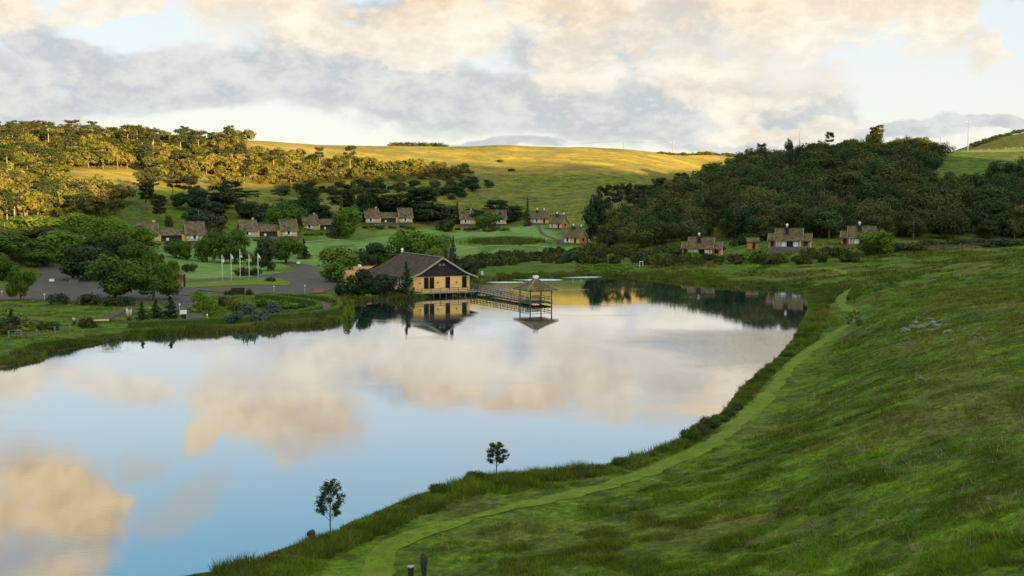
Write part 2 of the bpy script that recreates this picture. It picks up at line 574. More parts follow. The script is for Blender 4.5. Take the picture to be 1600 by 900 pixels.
def terrain_material():
    m, w = newmat("ground_cover")
    pos = w.n('ShaderNodeNewGeometry').outputs['Position']
    big, mid, fine = grass_colors(w, pos)
    at_ = w.n('ShaderNodeAttribute', attribute_name='mask')
    sp = w.n('ShaderNodeSeparateColor'); w.link(at_.outputs['Color'], sp.inputs[0])
    dry, lawn, soil = sp.outputs[0], sp.outputs[1], sp.outputs[2]
    g1 = w.mix(w.mapr(mid, 0.38, 0.62), (0.044, 0.070, 0.006), (0.088, 0.148, 0.008))
    g1 = w.mix(w.math('MULTIPLY', w.mapr(big, 0.48, 0.66), 0.75), g1, (0.105, 0.100, 0.024))
    g1 = w.mix(w.math('MULTIPLY', w.mapr(fine, 0.52, 0.75), 0.5), g1, (0.032, 0.040, 0.008))
    tx = w.noise(w.mapping(pos, loc=(5, 1, 0)), 1.9, 5, 0.75, 0.3); tx2 = w.noise(w.mapping(pos, loc=(2, 9, 0)), 0.55, 4, 0.7, 0.8)
    sh = w.math('MULTIPLY', w.mapr(tx, 0.36, 0.66, 0.60, 1.30), w.mapr(tx2, 0.36, 0.62, 0.78, 1.2))
    g1 = w.vmath('MULTIPLY', g1, w.comb(sh, sh, sh))
    # dry highland pasture; its golden tone also paints the sunlit ground
    st = w.noise(w.mapping(pos, rot=(0, 0, R(12)), scale=(0.35, 1.0, 0.3)), 0.11, 6, 0.6, 0.5)
    st2 = w.noise(w.mapping(pos, rot=(0, 0, R(-9)), scale=(0.4, 1.0, 0.3)), 0.5, 5, 0.65, 0.5)
    d1 = w.mix(w.mapr(st, 0.35, 0.65), (0.150, 0.135, 0.030), (0.29, 0.215, 0.042))
    d1 = w.mix(w.math('MULTIPLY', w.mapr(st2, 0.48, 0.66), 0.75), d1, (0.095, 0.092, 0.022))
    dryf = w.mapr(w.math('ADD', dry, w.math('MULTIPLY', w.math('SUBTRACT', mid, 0.5), 0.5)), 0.3, 0.7)
    c = w.mix(dryf, g1, d1)
    # mown lawns with a little dew
    l1 = w.mix(w.mapr(st2, 0.35, 0.65), (0.085, 0.160, 0.028), (0.165, 0.260, 0.070))
    l1 = w.mix(w.math('MULTIPLY', w.mapr(fine, 0.5, 0.75), 0.4), l1, (0.060, 0.100, 0.016))
    c = w.mix(lawn, c, l1)
    s1 = w.mix(fine, (0.05, 0.032, 0.018), (0.11, 0.075, 0.042))
    c = w.mix(soil, c, s1)
    vf = w.noise(w.mapping(pos, loc=(8, 3, 0)), 3.2, 4, 0.7)
    h = w.math('ADD', w.math('MULTIPLY', fine, 0.6), w.math('ADD', w.math('MULTIPLY', mid, 1.2), w.math('MULTIPLY', vf, 0.35)))
    finish(w, c, 0.95, h, 0.1, bdist=0.35, bstr=0.6)
    return m


# mown path along the lake (pixels of its centre line, width in metres)
path_px = [(580, 930), (587, 897), (600, 868), (640, 841), (750, 806), (862, 779), (960, 755), (1040, 727), (1100, 700), (1149, 664),
           (1189, 629), (1215, 598), (1235, 575), (1265, 549), (1296, 527), (1323, 509), (1340, 497), (1335, 487), (1318, 479), (1314, 468),
           (1322, 457), (1335, 449), (1352, 444)]
path2_px = [(1200, 421), (1260, 420), (1290, 419), (1312, 423), (1322, 429)]


def spline(pts, step=1.5):
    """dense polyline through 2-D points (Catmull-Rom)"""
    p = [np.array(q[:2], float) for q in pts]
    p = [2 * p[0] - p[1]] + p + [2 * p[-1] - p[-2]]
    out = []
    for i in range(1, len(p) - 2):
        L = np.linalg.norm(p[i + 1] - p[i])
        n = max(1, int(L / step))
        for k in range(n):
            t = k / n
            out.append(0.5 * ((2 * p[i]) + (-p[i - 1] + p[i + 1]) * t + (2 * p[i - 1] - 5 * p[i] + 4 * p[i + 1] - p[i + 2]) * t * t
                              + (-p[i - 1] + 3 * p[i] - 3 * p[i + 1] + p[i + 2]) * t ** 3))
    out.append(p[-2])
    return out


PATH = spline([ground(*q)[:2] for q in path_px], 0.8)
PATH2 = spline([ground(*q)[:2] for q in path2_px], 0.8)

PATHARR = np.array(PATH[::4] + [PATH[-1]])

# forest floor regions in world space (also used to scatter the trees)
lawn_px = [(215, 380), (330, 372), (480, 366), (560, 362), (700, 358), (830, 352), (850, 356), (880, 372), (905, 388), (880, 400),
           (700, 408), (560, 408), (480, 428), (300, 436), (262, 418), (235, 400)]
LAWN = np.array([ground(*q)[:2] for q in lawn_px])


def build_terrain():
    # one sheet, rings and spokes round the camera: dense ahead, coarse behind
    a0 = np.linspace(-27.5, 27.5, 860)
    left = -27.5 - np.geomspace(0.1, 152.4, 70)
    right = 27.5 + np.geomspace(0.1, 152.4, 70)
    ang = np.concatenate([left[::-1], a0, right])
    rad = np.concatenate([[4, 10, 16, 22], np.geomspace(26, 330, 430), np.geomspace(332, 1100, 230), np.geomspace(1130, 9000, 46)])
    A, Rr = np.meshgrid(np.radians(ang), rad)
    X = np.sin(A) * Rr; Y = np.cos(A) * Rr
    Z = height(X, Y)
    nr, na = X.shape
    V = np.stack([X.ravel(), Y.ravel(), Z.ravel()], 1)
    idx = np.arange(nr * na).reshape(nr, na)
    a, b, c, d = idx[:-1, :-1].ravel(), idx[:-1, 1:].ravel(), idx[1:, 1:].ravel(), idx[1:, :-1].ravel()
    F = np.stack([a, d, c, b], 1)[:, ::1]
    F = F[:, ::-1]
    # centre cap and closing seam are the same first/last spoke
    seam = np.stack([idx[:-1, -1], idx[:-1, 0], idx[1:, 0], idx[1:, -1]], 1)[:, ::-1]
    V = np.vstack([V, [[0, 0, H(0, 0)]]])
    ci = len(V) - 1
    first = np.concatenate([idx[0], [idx[0, 0]]])
    cap = np.stack([first[:-1], first[1:], np.full(na, ci), np.full(na, ci)], 1)
    F = np.vstack([F, seam])
    o = mesh_np("ground", V, F[:, ::-1], smooth=True, mat=terrain_material())
    me = o.data
    # masks
    x, y, z = V[:, 0], V[:, 1], V[:, 2]
    dry = sstep(500, 640, y + (fbm(x / 50, y / 50, 3, 2) - .5) * 120) * sstep(24, 44, z)  # starts near the shadow line, so shaded slopes are painted greener
    dry = np.maximum(dry, sstep(20, 30, z) * sstep(-40, -110, x) * sstep(420, 470, y) * 0.9)
    dry = np.maximum(dry, 0.45 * sstep(470, 545, y) * sstep(200, 100, x))
    dry = np.where((x > 95) & (y < 610) , dry * 0.15, dry)
    dry = np.where((x > 150) & (z > 45) & (y > 560) & (y < 1000), 0.9, dry)  # golden strip painted on the right crest to read as sunlit
    dry = np.where(y > 1300, 0.5, dry)
    dry = np.maximum(dry, 0.35 * sstep(0.5, 0.75, fbm(x / 25, y / 25, 3, 4)) * (y < 330))
    lawn = sstep(4, -4, sdf_poly(x, y, LAWN) + (fbm(x / 8, y / 8, 3, 11) - .5) * 6)
    lawn = lawn * (1 - 0.75 * sstep(0.55, 0.7, fbm(x / 14, y / 30, 3, 21)))
    soil = 0.7 * sstep(0.66, 0.8, fbm(x / 4, y / 4, 4, 31)) * (y < 320) * (z > 1.0)
    d = sdf_poly(x, y, SH)
    soil = np.maximum(soil, sstep(0.5, -0.2, d))
    colr = np.stack([dry, lawn, soil, np.ones_like(x)], 1).astype(np.float32)
    ca = me.color_attributes.new('mask', 'FLOAT_COLOR', 'POINT')
    ca.data.foreach_set('color', colr.ravel())
    tag(o, 'green and golden grassland that rises from the lake into rolling hills', 'ground', kind='structure')
    return o


GROUND = build_terrain()


def sheet_strip(name, line, wfun, mat, lift=0.05, across=6, label=None, cat=None):
    V = []; F = []
    n = len(line)
    for i, p in enumerate(line):
        q0 = line[max(0, i - 1)]; q1 = line[min(n - 1, i + 1)]
        t = np.array(q1) - np.array(q0); t = t / (np.linalg.norm(t) + 1e-9)
        nrm = np.array([-t[1], t[0]])
        wl, wr = wfun(i, p)
        for k in range(across + 1):
            f = k / across
            q = np.array(p) + nrm * (wl * (1 - f) - wr * f)
            V.append((q[0], q[1], 0))
    V = np.array(V)
    V[:, 2] = height(V[:, 0], V[:, 1]) + lift
    m = across + 1
    for i in range(n - 1):
        for k in range(across):
            a = i * m + k
            F.append((a, a + 1, a + m + 1, a + m))
    o = mesh_np(name, V, np.array(F)[:, ::-1], True, mat)
    tag(o, label, cat, kind='structure')
    return o


def path_material():
    m, w = newmat("mown_grass")
    pos = w.n('ShaderNodeNewGeometry').outputs['Position']
    n = w.noise(pos, 0.8, 5, 0.65); n2 = w.noise(pos, 0.12, 4, 0.6)
    nf = w.noise(pos, 4.0, 4, 0.7)
    c = w.mix(w.mapr(n, 0.35, 0.65), (0.090, 0.140, 0.010), (0.150, 0.205, 0.016))
    c = w.mix(w.mapr(nf, 0.48, 0.68, 0, 0.75), c, (0.050, 0.085, 0.008))
    c = w.mix(w.mapr(n2, 0.4, 0.7, 0, 0.6), c, (0.15, 0.17, 0.035))
    finish(w, c, 0.95, w.noise(pos, 6, 4, 0.7), 0.1, bdist=0.3)
    return m


MOWN = path_material()


def pw(i, p):
    a = float(fbm(p[0] / 2.0, p[1] / 2.0, 3, 41)) - .5
    b = float(fbm(p[0] / 2.0 + 50, p[1] / 2.0, 3, 43)) - .5
    return 0.8 + a * 1.5, 0.8 + b * 1.5


sheet_strip("path", PATH, pw, MOWN, 0.035, 6, 'pale green mown grass path that follows the near shore of the lake', 'path')
sheet_strip("path", PATH2, pw, MOWN, 0.035, 6, 'short mown path at the far right corner of the lake', 'path')


# ------------------------------------------------------------------ water
def build_water():
    m, w = newmat("lake_water")
    pos = w.n('ShaderNodeNewGeometry').outputs['Position']
    # calm water; a breeze ruffles it in the right corner
    sep = w.n('ShaderNodeSeparateXYZ'); w.link(pos, sep.inputs[0])
    big = w.noise(w.mapping(pos, scale=(1, 0.8, 1)), 0.03, 4, 0.6)
    fine = w.noise(w.mapping(pos, scale=(1.0, 1.6, 1)), 1.6, 3, 0.55)
    rip = w.noise(w.mapping(pos, rot=(0, 0, R(20)), scale=(1.0, 2.6, 1)), 2.2, 2, 0.5)
    pt = w.mapping(pos, loc=(38, 150, 0), rot=(0, 0, R(25)), scale=(22, 30, 1), typ='TEXTURE')
    patch = w.mapr(w.math('ADD', w.vmath('LENGTH', w.vmath('MULTIPLY', pt, (1, 1, 0))), w.math('MULTIPLY', w.math('SUBTRACT', big, 0.5), 1.6)), 1.15, 0.35)
    def spot(px_, py_, sx, sy, rot=0):
        a_, b_ = W(px_, py_)
        q = w.mapping(pos, loc=(a_, b_, 0), rot=(0, 0, R(rot)), scale=(sx, sy, 1), typ='TEXTURE')
        return w.mapr(w.math('ADD', w.vmath('LENGTH', w.vmath('MULTIPLY', q, (1, 1, 0))), w.math('MULTIPLY', w.math('SUBTRACT', fine, 0.5), 0.7)), 1.1, 0.75)
    breeze = w.math('MAXIMUM', w.math('MAXIMUM', spot(900, 433, 7, 3.5, 8), spot(838, 437, 7, 3.5, -6)), w.math('MAXIMUM', spot(790, 441, 5, 2.0, 0), spot(950, 431, 6, 1.2, 0)))
    hgt = w.math('ADD', w.math('MULTIPLY', fine, 0.006),
                 w.math('ADD', w.math('MULTIPLY', w.math('MULTIPLY', rip, patch), 0.10), w.math('MULTIPLY', big, 0.05)))
    wind = w.noise(w.mapping(pos, loc=(3, 8, 0), rot=(0, 0, R(15)), scale=(0.5, 1.4, 1)), 0.05, 5, 0.65)
    hgt = w.math('ADD', hgt, w.math('MULTIPLY', w.math('MULTIPLY', rip, w.mapr(wind, 0.5, 0.66)), 0.018))
    b = w.n('ShaderNodeBsdfGlossy')
    b.inputs['Color'].default_value = (0.97, 0.985, 1.0, 1)
    w.put(b.inputs['Roughness'], w.math('ADD', 0.012, w.math('MULTIPLY', breeze, 0.32)))
    df = w.n('ShaderNodeBsdfDiffuse'); df.inputs[0].default_value = (0.014, 0.030, 0.034, 1)
    fr = w.n('ShaderNodeFresnel'); fr.inputs['IOR'].default_value = 1.33
    mx = w.n('ShaderNodeMixShader')
    w.put(mx.inputs[0], w.math('ADD', w.math('MULTIPLY', fr.outputs[0], 0.72), 0.43, clamp=True))
    w.link(df.outputs[0], mx.inputs[1]); w.link(b.outputs[0], mx.inputs[2])
    bn = w.n('ShaderNodeBump'); bn.inputs['Strength'].default_value = 1.0; bn.inputs['Distance'].default_value = 0.22
    w.put(bn.inputs['Height'], hgt); w.link(bn.outputs[0], b.inputs['Normal'])
    out = w.n('ShaderNodeOutputMaterial'); w.link(mx.outputs[0], out.inputs[0])
    x0, x1 = SH[:, 0].min() - 4, SH[:, 0].max() + 4
    y0, y1 = SH[:, 1].min() - 4, SH[:, 1].max() + 4
    xs = np.linspace(x0, x1, 60); ys = np.linspace(y0, y1, 60)
    X, Y = np.meshgrid(xs, ys)
    V = np.stack([X.ravel(), Y.ravel(), np.zeros(X.size)], 1)
    idx = np.arange(X.size).reshape(X.shape)
    F = np.stack([idx[:-1, :-1].ravel(), idx[:-1, 1:].ravel(), idx[1:, 1:].ravel(), idx[1:, :-1].ravel()], 1)
    cx = V[F].mean(1)
    keep = sdf_poly(cx[:, 0], cx[:, 1], SH) < 8
    o = mesh_np("water", V, F[keep], True, m)
    tag(o, 'calm lake mirroring clouds and sky', 'lake', kind='structure')


build_water()
# ------------------------------------------------------------------ foliage materials
def leaf_mat(name, c1, c2, c3, trans=0.25, spread=0.35):
    """c1 dark, c2 light, c3 a third tint that some whole plants lean towards"""
    m, w = newmat(name)
    pos = w.n('ShaderNodeTexCoord').outputs['Object']
    oi = w.n('ShaderNodeObjectInfo').outputs['Random']
    n = w.noise(pos, 0.9, 3, 0.6)
    n2 = w.noise(pos, 5.0, 2, 0.6)
    f = w.mapr(w.math('ADD', w.math('MULTIPLY', n, 0.6), w.math('MULTIPLY', n2, 0.4)), 0.36, 0.64)
    c = w.mix(f, c1, c2)
    c = w.mix(w.mapr(oi, 0.35, 1.0, 0.0, 0.9), c, w.mix(f, tuple(v * 0.6 for v in c3), c3))
    dk = w.math('FRACT', w.math('MULTIPLY', oi, 7.31))
    c = w.mix(w.math('MULTIPLY', w.mapr(dk, 0.0, 1.0), spread), c, w.mix(1.0, c, (0.42, 0.52, 0.50), 'MULTIPLY'))
    b = w.n('ShaderNodeBsdfPrincipled')
    w.put(b.inputs['Base Color'], c)
    b.inputs['Roughness'].default_value = 0.75
    b.inputs['Specular IOR Level'].default_value = 0.12
    tr = w.n('ShaderNodeBsdfTranslucent')
    w.put(tr.inputs[0], w.mix(0.5, c, c2))
    mx = w.n('ShaderNodeMixShader'); mx.inputs[0].default_value = trans
    w.link(b.outputs[0], mx.inputs[1]); w.link(tr.outputs[0], mx.inputs[2])
    out = w.n('ShaderNodeOutputMaterial'); w.link(mx.outputs[0], out.inputs[0])
    return m


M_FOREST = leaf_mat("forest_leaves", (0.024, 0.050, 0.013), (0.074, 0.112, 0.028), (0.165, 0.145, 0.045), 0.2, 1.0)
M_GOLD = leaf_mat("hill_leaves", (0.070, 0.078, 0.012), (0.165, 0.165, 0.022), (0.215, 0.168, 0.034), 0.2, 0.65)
M_GARDEN = leaf_mat("garden_leaves", (0.038, 0.076, 0.010), (0.120, 0.200, 0.020), (0.085, 0.140, 0.018))
M_BRIGHT = leaf_mat("bright_leaves", (0.065, 0.115, 0.010), (0.160, 0.240, 0.018), (0.190, 0.230, 0.024))
M_DARK = leaf_mat("dark_needles", (0.015, 0.034, 0.013), (0.042, 0.072, 0.024), (0.060, 0.075, 0.026), 0.1)
M_PINE = leaf_mat("pine_needles", (0.022, 0.040, 0.013), (0.056, 0.076, 0.022), (0.078, 0.080, 0.026), 0.15)
M_SHRUB = leaf_mat("shrub_leaves", (0.034, 0.050, 0.012), (0.080, 0.110, 0.022), (0.110, 0.100, 0.030))
M_HEDGE2 = leaf_mat("fresh_shrub_leaves", (0.040, 0.075, 0.010), (0.095, 0.150, 0.018), (0.08, 0.13, 0.02))
M_SILVER = leaf_mat("silver_leaves", (0.050, 0.085, 0.060), (0.125, 0.175, 0.140), (0.10, 0.15, 0.12))
M_BARK = simple("bark", (0.15, 0.115, 0.080), 0.95, 0.4, 1.5)
M_PALEBARK = simple("pale_bark", (0.25, 0.20, 0.15), 0.95, 0.3, 1.5)
M_DRYPLANT = simple("dry_stems", (0.30, 0.22, 0.10), 0.95, 0.3, 3)


class MB:
    """collects boxes, tubes and polygons, then builds ONE mesh object"""
    def __init__(self):
        self.v = []; self.f = []; self.m = []; self.cur = 0

    def poly(self, pts, m=None):
        b = len(self.v)
        self.v += [tuple(p) for p in pts]
        self.f.append(tuple(range(b, b + len(pts)))); self.m.append(self.cur if m is None else m)

    def hexa(self, lo, hi):
        """lo, hi: four corners each, same winding"""
        b = len(self.v)
        self.v += [tuple(p) for p in lo] + [tuple(p) for p in hi]
        for q in ((3, 2, 1, 0), (4, 5, 6, 7), (0, 1, 5, 4), (1, 2, 6, 5), (2, 3, 7, 6), (3, 0, 4, 7)):
            self.f.append(tuple(b + i for i in q)); self.m.append(self.cur)

    def box(self, cx, cy, cz, sx, sy, sz, rz=0.0):
        """centre x,y and BOTTOM z"""
        c, s = math.cos(rz), math.sin(rz)
        def q(dx, dy, z): return (cx + dx * c - dy * s, cy + dx * s + dy * c, z)
        hx, hy = sx / 2, sy / 2
        self.hexa([q(-hx, -hy, cz), q(hx, -hy, cz), q(hx, hy, cz), q(-hx, hy, cz)],
                  [q(-hx, -hy, cz + sz), q(hx, -hy, cz + sz), q(hx, hy, cz + sz), q(-hx, hy, cz + sz)])

    def beam(self, a, b, w, h):
        """rectangular bar from a to b"""
        a = Vector(a); b = Vector(b); t = (b - a).normalized()
        up = Vector((0, 0, 1)) if abs(t.z) < 0.95 else Vector((1, 0, 0))
        s = t.cross(up).normalized() * w / 2; u = s.cross(t).normalized() * h / 2
        self.hexa([a - s - u, a + s - u, a + s + u, a - s + u], [b - s - u, b + s - u, b + s + u, b - s + u])

    def tube(self, pts, rad, n=6, cap=True):
        b = len(self.v); k = len(pts)
        pts = [Vector(p) for p in pts]
        if not isinstance(rad, (list, tuple)): rad = [rad] * k
        for i in range(k):
            t = (pts[min(k - 1, i + 1)] - pts[max(0, i - 1)])
            t = t.normalized() if t.length > 1e-9 else Vector((0, 0, 1))
            up = Vector((1, 0, 0)) if abs(t.x) < 0.8 else Vector((0, 1, 0))
            s = t.cross(up).normalized(); u = t.cross(s)
            for j in range(n):
                a = 2 * math.pi * j / n
                self.v.append(tuple(pts[i] + (s * math.cos(a) + u * math.sin(a)) * rad[i]))
        for i in range(k - 1):
            for j in range(n):
                j2 = (j + 1) % n
                self.f.append((b + i * n + j, b + i * n + j2, b + (i + 1) * n + j2, b + (i + 1) * n + j)); self.m.append(self.cur)
        if cap:
            self.f.append(tuple(b + j for j in reversed(range(n)))); self.m.append(self.cur)
            self.f.append(tuple(b + (k - 1) * n + j for j in range(n))); self.m.append(self.cur)

    def lathe(self, prof, n=12, c=(0, 0)):
        b = len(self.v); k = len(prof)
        for r, z in prof:
            for j in range(n):
                a = 2 * math.pi * j / n
                self.v.append((c[0] + r * math.cos(a), c[1] + r * math.sin(a), z))
        for i in range(k - 1):
            for j in range(n):
                j2 = (j + 1) % n
                self.f.append((b + i * n + j, b + i * n + j2, b + (i + 1) * n + j2, b + (i + 1) * n + j)); self.m.append(self.cur)
        self.f.append(tuple(b + j for j in reversed(range(n)))); self.m.append(self.cur)
        self.f.append(tuple(b + (k - 1) * n + j for j in range(n))); self.m.append(self.cur)

    def mesh(self, name, mat, smooth=False):
        me = bpy.data.meshes.new(name)
        me.from_pydata(self.v, [], self.f)
        for m in (mat if isinstance(mat, (list, tuple)) else [mat]):
            me.materials.append(m)
        me.polygons.foreach_set('material_index', self.m)
        me.polygons.foreach_set('use_smooth', [smooth] * len(self.f))
        me.update()
        return me

    def build(self, name, mat, parent=None, smooth=False, loc=None):
        o = bpy.data.objects.new(name, self.mesh(name, mat, smooth))
        COL.objects.link(o)
        if parent is not None: o.parent = parent
        if loc is not None: o.location = loc
        return o


# ------------------------------------------------------------------ leaf clouds
def leaves(rng, centres, radii, counts, size, squash=0.8, out_bias=0.7, shell=0.55, droop=0.0, aspect=1.5):
    """leaf-sized quads spread through lobes; returns V, F"""
    Vs = []; 
    for c, r, n in zip(centres, radii, counts):
        d = rng.normal(size=(n, 3)); d /= np.linalg.norm(d, axis=1)[:, None]
        rr = (shell + (1 - shell) * rng.random(n) ** 0.6)
        r3 = np.array([r[0], r[1], r[2]]) if np.ndim(r) else np.array([r, r, r * squash])
        p = np.array(c) + d * rr[:, None] * r3 * (1 + 0.18 * rng.normal(size=(n, 1)))
        nrm = d * out_bias + rng.normal(size=(n, 3)) * (1 - out_bias) * 0.9 + np.array([0, 0, 0.25])
        nrm /= np.linalg.norm(nrm, axis=1)[:, None] + 1e-9
        t = np.cross(nrm, rng.normal(size=(n, 3))); t /= np.linalg.norm(t, axis=1)[:, None] + 1e-9
        b = np.cross(nrm, t)
        s = size * (0.6 + 0.8 * rng.random(n))[:, None]
        a = t * s * 0.5 * aspect; e = b * s * 0.5
        q = np.stack([p - a, p + e * 0.9, p + a, p - e * 0.9], 1)
        Vs.append(q.reshape(-1, 3))
    V = np.vstack(Vs)
    F = np.arange(len(V)).reshape(-1, 4)
    return V, F


def np_mesh(name, V, F, mat):
    o = mesh_np(name, V, F, False, mat, link=False)
    me = o.data
    bpy.data.objects.remove(o)
    return me


def blob_lobes(rng, n, rx, rz, zc, low=-0.35):
    """lobe centres on an uneven dome"""
    cs = []; rs = []
    for k in range(n):
        a = rng.random() * 2 * math.pi
        e = math.asin(rng.uniform(low, 1.0))
        q = 0.62 + 0.25 * rng.random()
        cs.append((math.cos(a) * math.cos(e) * rx * q, math.sin(a) * math.cos(e) * rx * q, zc + math.sin(e) * rz * q))
        rs.append(rx * rng.uniform(0.26, 0.46))
    cs.append((0, 0, zc)); rs.append(rx * 0.6)
    return cs, rs


def trunk_limbs(rng, h, r, zc, rx, limbs=5, lean=0.3):
    m = MB()
    lx, ly = rng.uniform(-lean, lean), rng.uniform(-lean, lean)
    m.tube([(0, 0, -0.6), (lx * 0.3, ly * 0.3, h * 0.3), (lx, ly, h * 0.62), (lx * 1.2, ly * 1.2, h * 0.85)], [r * 1.25, r, r * 0.7, r * 0.3], 7)
    for k in range(limbs):
        a = 2 * math.pi * (k + rng.random() * 0.6) / limbs
        z0 = h * rng.uniform(0.28, 0.55)
        m.tube([(lx * 0.6, ly * 0.6, z0), (math.cos(a) * rx * 0.35, math.sin(a) * rx * 0.35, z0 + (zc - z0) * 0.55 + 0.3),
                (math.cos(a) * rx * 0.7, math.sin(a) * rx * 0.7, zc + 0.1 * h)], [r * 0.5, r * 0.32, r * 0.1], 5)
    return m


# every kind: list of (trunk mesh, crown mesh); modelled at unit height 1 m * h
def make_broad(seed, h, rx, mat, nl=9, count=90, size=0.55, bark=M_BARK, zc=0.62, rz=0.36, low=-0.35, shell=0.55):
    rng = np.random.default_rng(seed)
    cs, rs = blob_lobes(rng, nl, rx, h * rz, h * zc, low)
    cnt = [int(count * (r / (rx * 0.36)) ** 2) + 8 for r in rs]
    V, F = leaves(rng, cs, rs, cnt, size, shell=0.8, out_bias=0.86)
    V[:, 2] = np.maximum(V[:, 2], 0.15)
    crown = np_mesh("crown", V, F, mat)
    tr = trunk_limbs(rng, h, h * 0.024 + 0.05, h * zc, rx).mesh("trunk", bark, True)
    return tr, crown


def make_cone(seed, h, r, mat, count=700, size=0.4, base=0.06, tiers=11):
    rng = np.random.default_rng(seed)
    cs, rs, cnt = [], [], []
    for k in range(tiers):
        f = k / (tiers - 1)
        rr = r * (1 - f) ** 0.85 + 0.12
        nseg = max(1, int(5 * (1 - f) + 1))
        for j in range(nseg):
            a = rng.random() * 6.283
            cs.append((math.cos(a) * rr * 0.5, math.sin(a) * rr * 0.5, h * (base + (0.97 - base) * f)))
            rs.append((rr * 0.62, rr * 0.62, h / tiers * 0.8))
            cnt.append(max(10, int(count / tiers / nseg * (0.3 + 1.4 * (1 - f)))))
    V, F = leaves(rng, cs, rs, cnt, size, out_bias=0.6)
    m = MB(); m.tube([(0, 0, -0.5), (0, 0, h * 0.9)], [h * 0.022, 0.03], 6)
    return m.mesh("trunk", M_BARK, True), np_mesh("crown", V, F, mat)


def make_araucaria(seed, h, rx, kind=0):
    """tall bare trunk, upswept limbs that end in needle tufts: the umbrella crown"""
    rng = np.random.default_rng(seed)
    m = MB()
    lean = rng.uniform(-0.3, 0.3)
    m.tube([(0, 0, -0.6), (lean * 0.4, 0, h * 0.4), (lean, 0, h * 0.93)], [0.03 * h * 0.75, 0.02 * h * 0.75, 0.008 * h], 7)
    cs, rs, cnt = [], [], []
    nw = 3 if kind == 0 else 5
    for wv in range(nw):
        f = wv / max(1, nw - 1)
        z0 = h * (0.90 - (0.26 if kind == 0 else 0.50) * f)
        nb = int(7 + 3 * (1 - f))
        for k in range(nb):
            a = 2 * math.pi * (k + rng.random() * 0.7) / nb
            L = rx * rng.uniform(0.6, 1.0) * (0.85 + 0.15 * f if kind == 0 else 0.55 + 0.45 * math.sin(math.pi * (0.25 + 0.6 * f)))
            if rng.random() < 0.12: continue
            rise = h * rng.uniform(0.03, 0.15) * (1 - 0.5 * f)
            c, s = math.cos(a), math.sin(a)
            m.tube([(lean * .9, 0, z0), (c * L * 0.5 + lean * .9, s * L * 0.5, z0 - 0.01 * h), (c * L * 0.85 + lean * .9, s * L * 0.85, z0 + rise * 0.5),
                    (c * L + lean * .9, s * L, z0 + rise)], [0.09, 0.06, 0.04, 0.02], 4)
            tr_ = rng.uniform(0.55, 1.0) * rx * 0.32
            cs.append((c * L + lean * .9, s * L, z0 + rise)); rs.append((tr_ * 1.25, tr_ * 1.25, tr_ * 0.95)); cnt.append(58)
            if rng.random() < 0.7:
                cs.append((c * L * 0.66 + lean, s * L * 0.66, z0 + rise * 0.75)); rs.append((tr_, tr_, tr_ * 0.85)); cnt.append(44)
    cs.append((lean, 0, h * 0.96)); rs.append((rx * 0.35, rx * 0.35, h * 0.045)); cnt.append(90)
    V, F = leaves(rng, cs, rs, cnt, 0.42, shell=0.2, out_bias=0.45)
    return m.mesh("trunk", M_PALEBARK, True), np_mesh("crown", V, F, M_PINE)


def make_shrub(seed, h, rx, mat, count=60, size=0.3, nl=7):
    rng = np.random.default_rng(seed)
    cs, rs = [], []
    for k in range(nl):
        a = rng.random() * 6.283; q = rng.random() ** 0.5 * rx * 0.7
        cs.append((math.cos(a) * q, math.sin(a) * q, h * rng.uniform(0.3, 0.66) * (1 - 0.4 * q / rx))); rs.append((rx * 0.42, rx * 0.42, h * 0.34))
    V, F = leaves(rng, cs, rs, [count] * nl, size)
    V[:, 2] = np.maximum(V[:, 2], -0.1)
    return None, np_mesh("shrub", V, F, mat)


PROTO = {
    'forest': [make_broad(100 + i, 8.5, 4.2 + 0.5 * (i % 3), M_FOREST, 16, 96, 0.44, M_PALEBARK if i % 3 == 0 else M_BARK, 0.52, 0.44, -0.9) for i in range(6)],
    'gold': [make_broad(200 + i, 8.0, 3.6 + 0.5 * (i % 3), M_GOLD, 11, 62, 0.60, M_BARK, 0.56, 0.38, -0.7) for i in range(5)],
    'garden': [make_broad(300 + i, 9.0, 4.6, M_GARDEN, 20, 150, 0.42, M_BARK, 0.50, 0.46, -0.95) for i in range(4)],
    'bright': [make_broad(400 + i, 8.0, 4.2, M_BRIGHT, 19, 150, 0.40, M_BARK, 0.48, 0.46, -0.95) for i in range(3)],
    'darkbroad': [make_broad(500 + i, 8.5, 3.8, M_DARK, 18, 110, 0.44, M_BARK, 0.48, 0.48, -0.95) for i in range(3)],
    'cone': [make_cone(600 + i, 8.0, 1.7 + 0.5 * i, M_DARK) for i in range(3)],
    'pine': [make_araucaria(700 + i, 13.0, 3.6 + 0.4 * (i % 2), 0) for i in range(4)],
    'youngpine': [make_araucaria(800 + i, 11.0, 2.9, 1) for i in range(3)],
    'shrub': [make_shrub(900 + i, 1.8, 1.8, M_SHRUB) for i in range(4)],
    'darkshrub': [make_shrub(930 + i, 2.2, 2.4, M_DARK, 90, 0.28) for i in range(2)],
    'brightshrub': [make_shrub(950 + i, 1.6, 1.5, M_BRIGHT, 70, 0.24) for i in range(2)],
    'nearshrub': [make_shrub(990 + i, 1.3, 1.2, M_SHRUB if i != 1 else M_HEDGE2, 420, 0.09, 9) for i in range(3)],
    'silver': [make_shrub(970 + i, 2.4, 1.5, M_SILVER, 120, 0.22, 9) for i in range(2)],
}
HEIGHT0 = {'forest': 8.5, 'gold': 8.0, 'garden': 9.0, 'bright': 8.0, 'darkbroad': 8.5, 'cone': 8.0, 'pine': 13.0, 'youngpine': 11.0,
           'nearshrub': 1.3, 'shrub': 1.8, 'darkshrub': 2.2, 'brightshrub': 1.6, 'silver': 2.4}
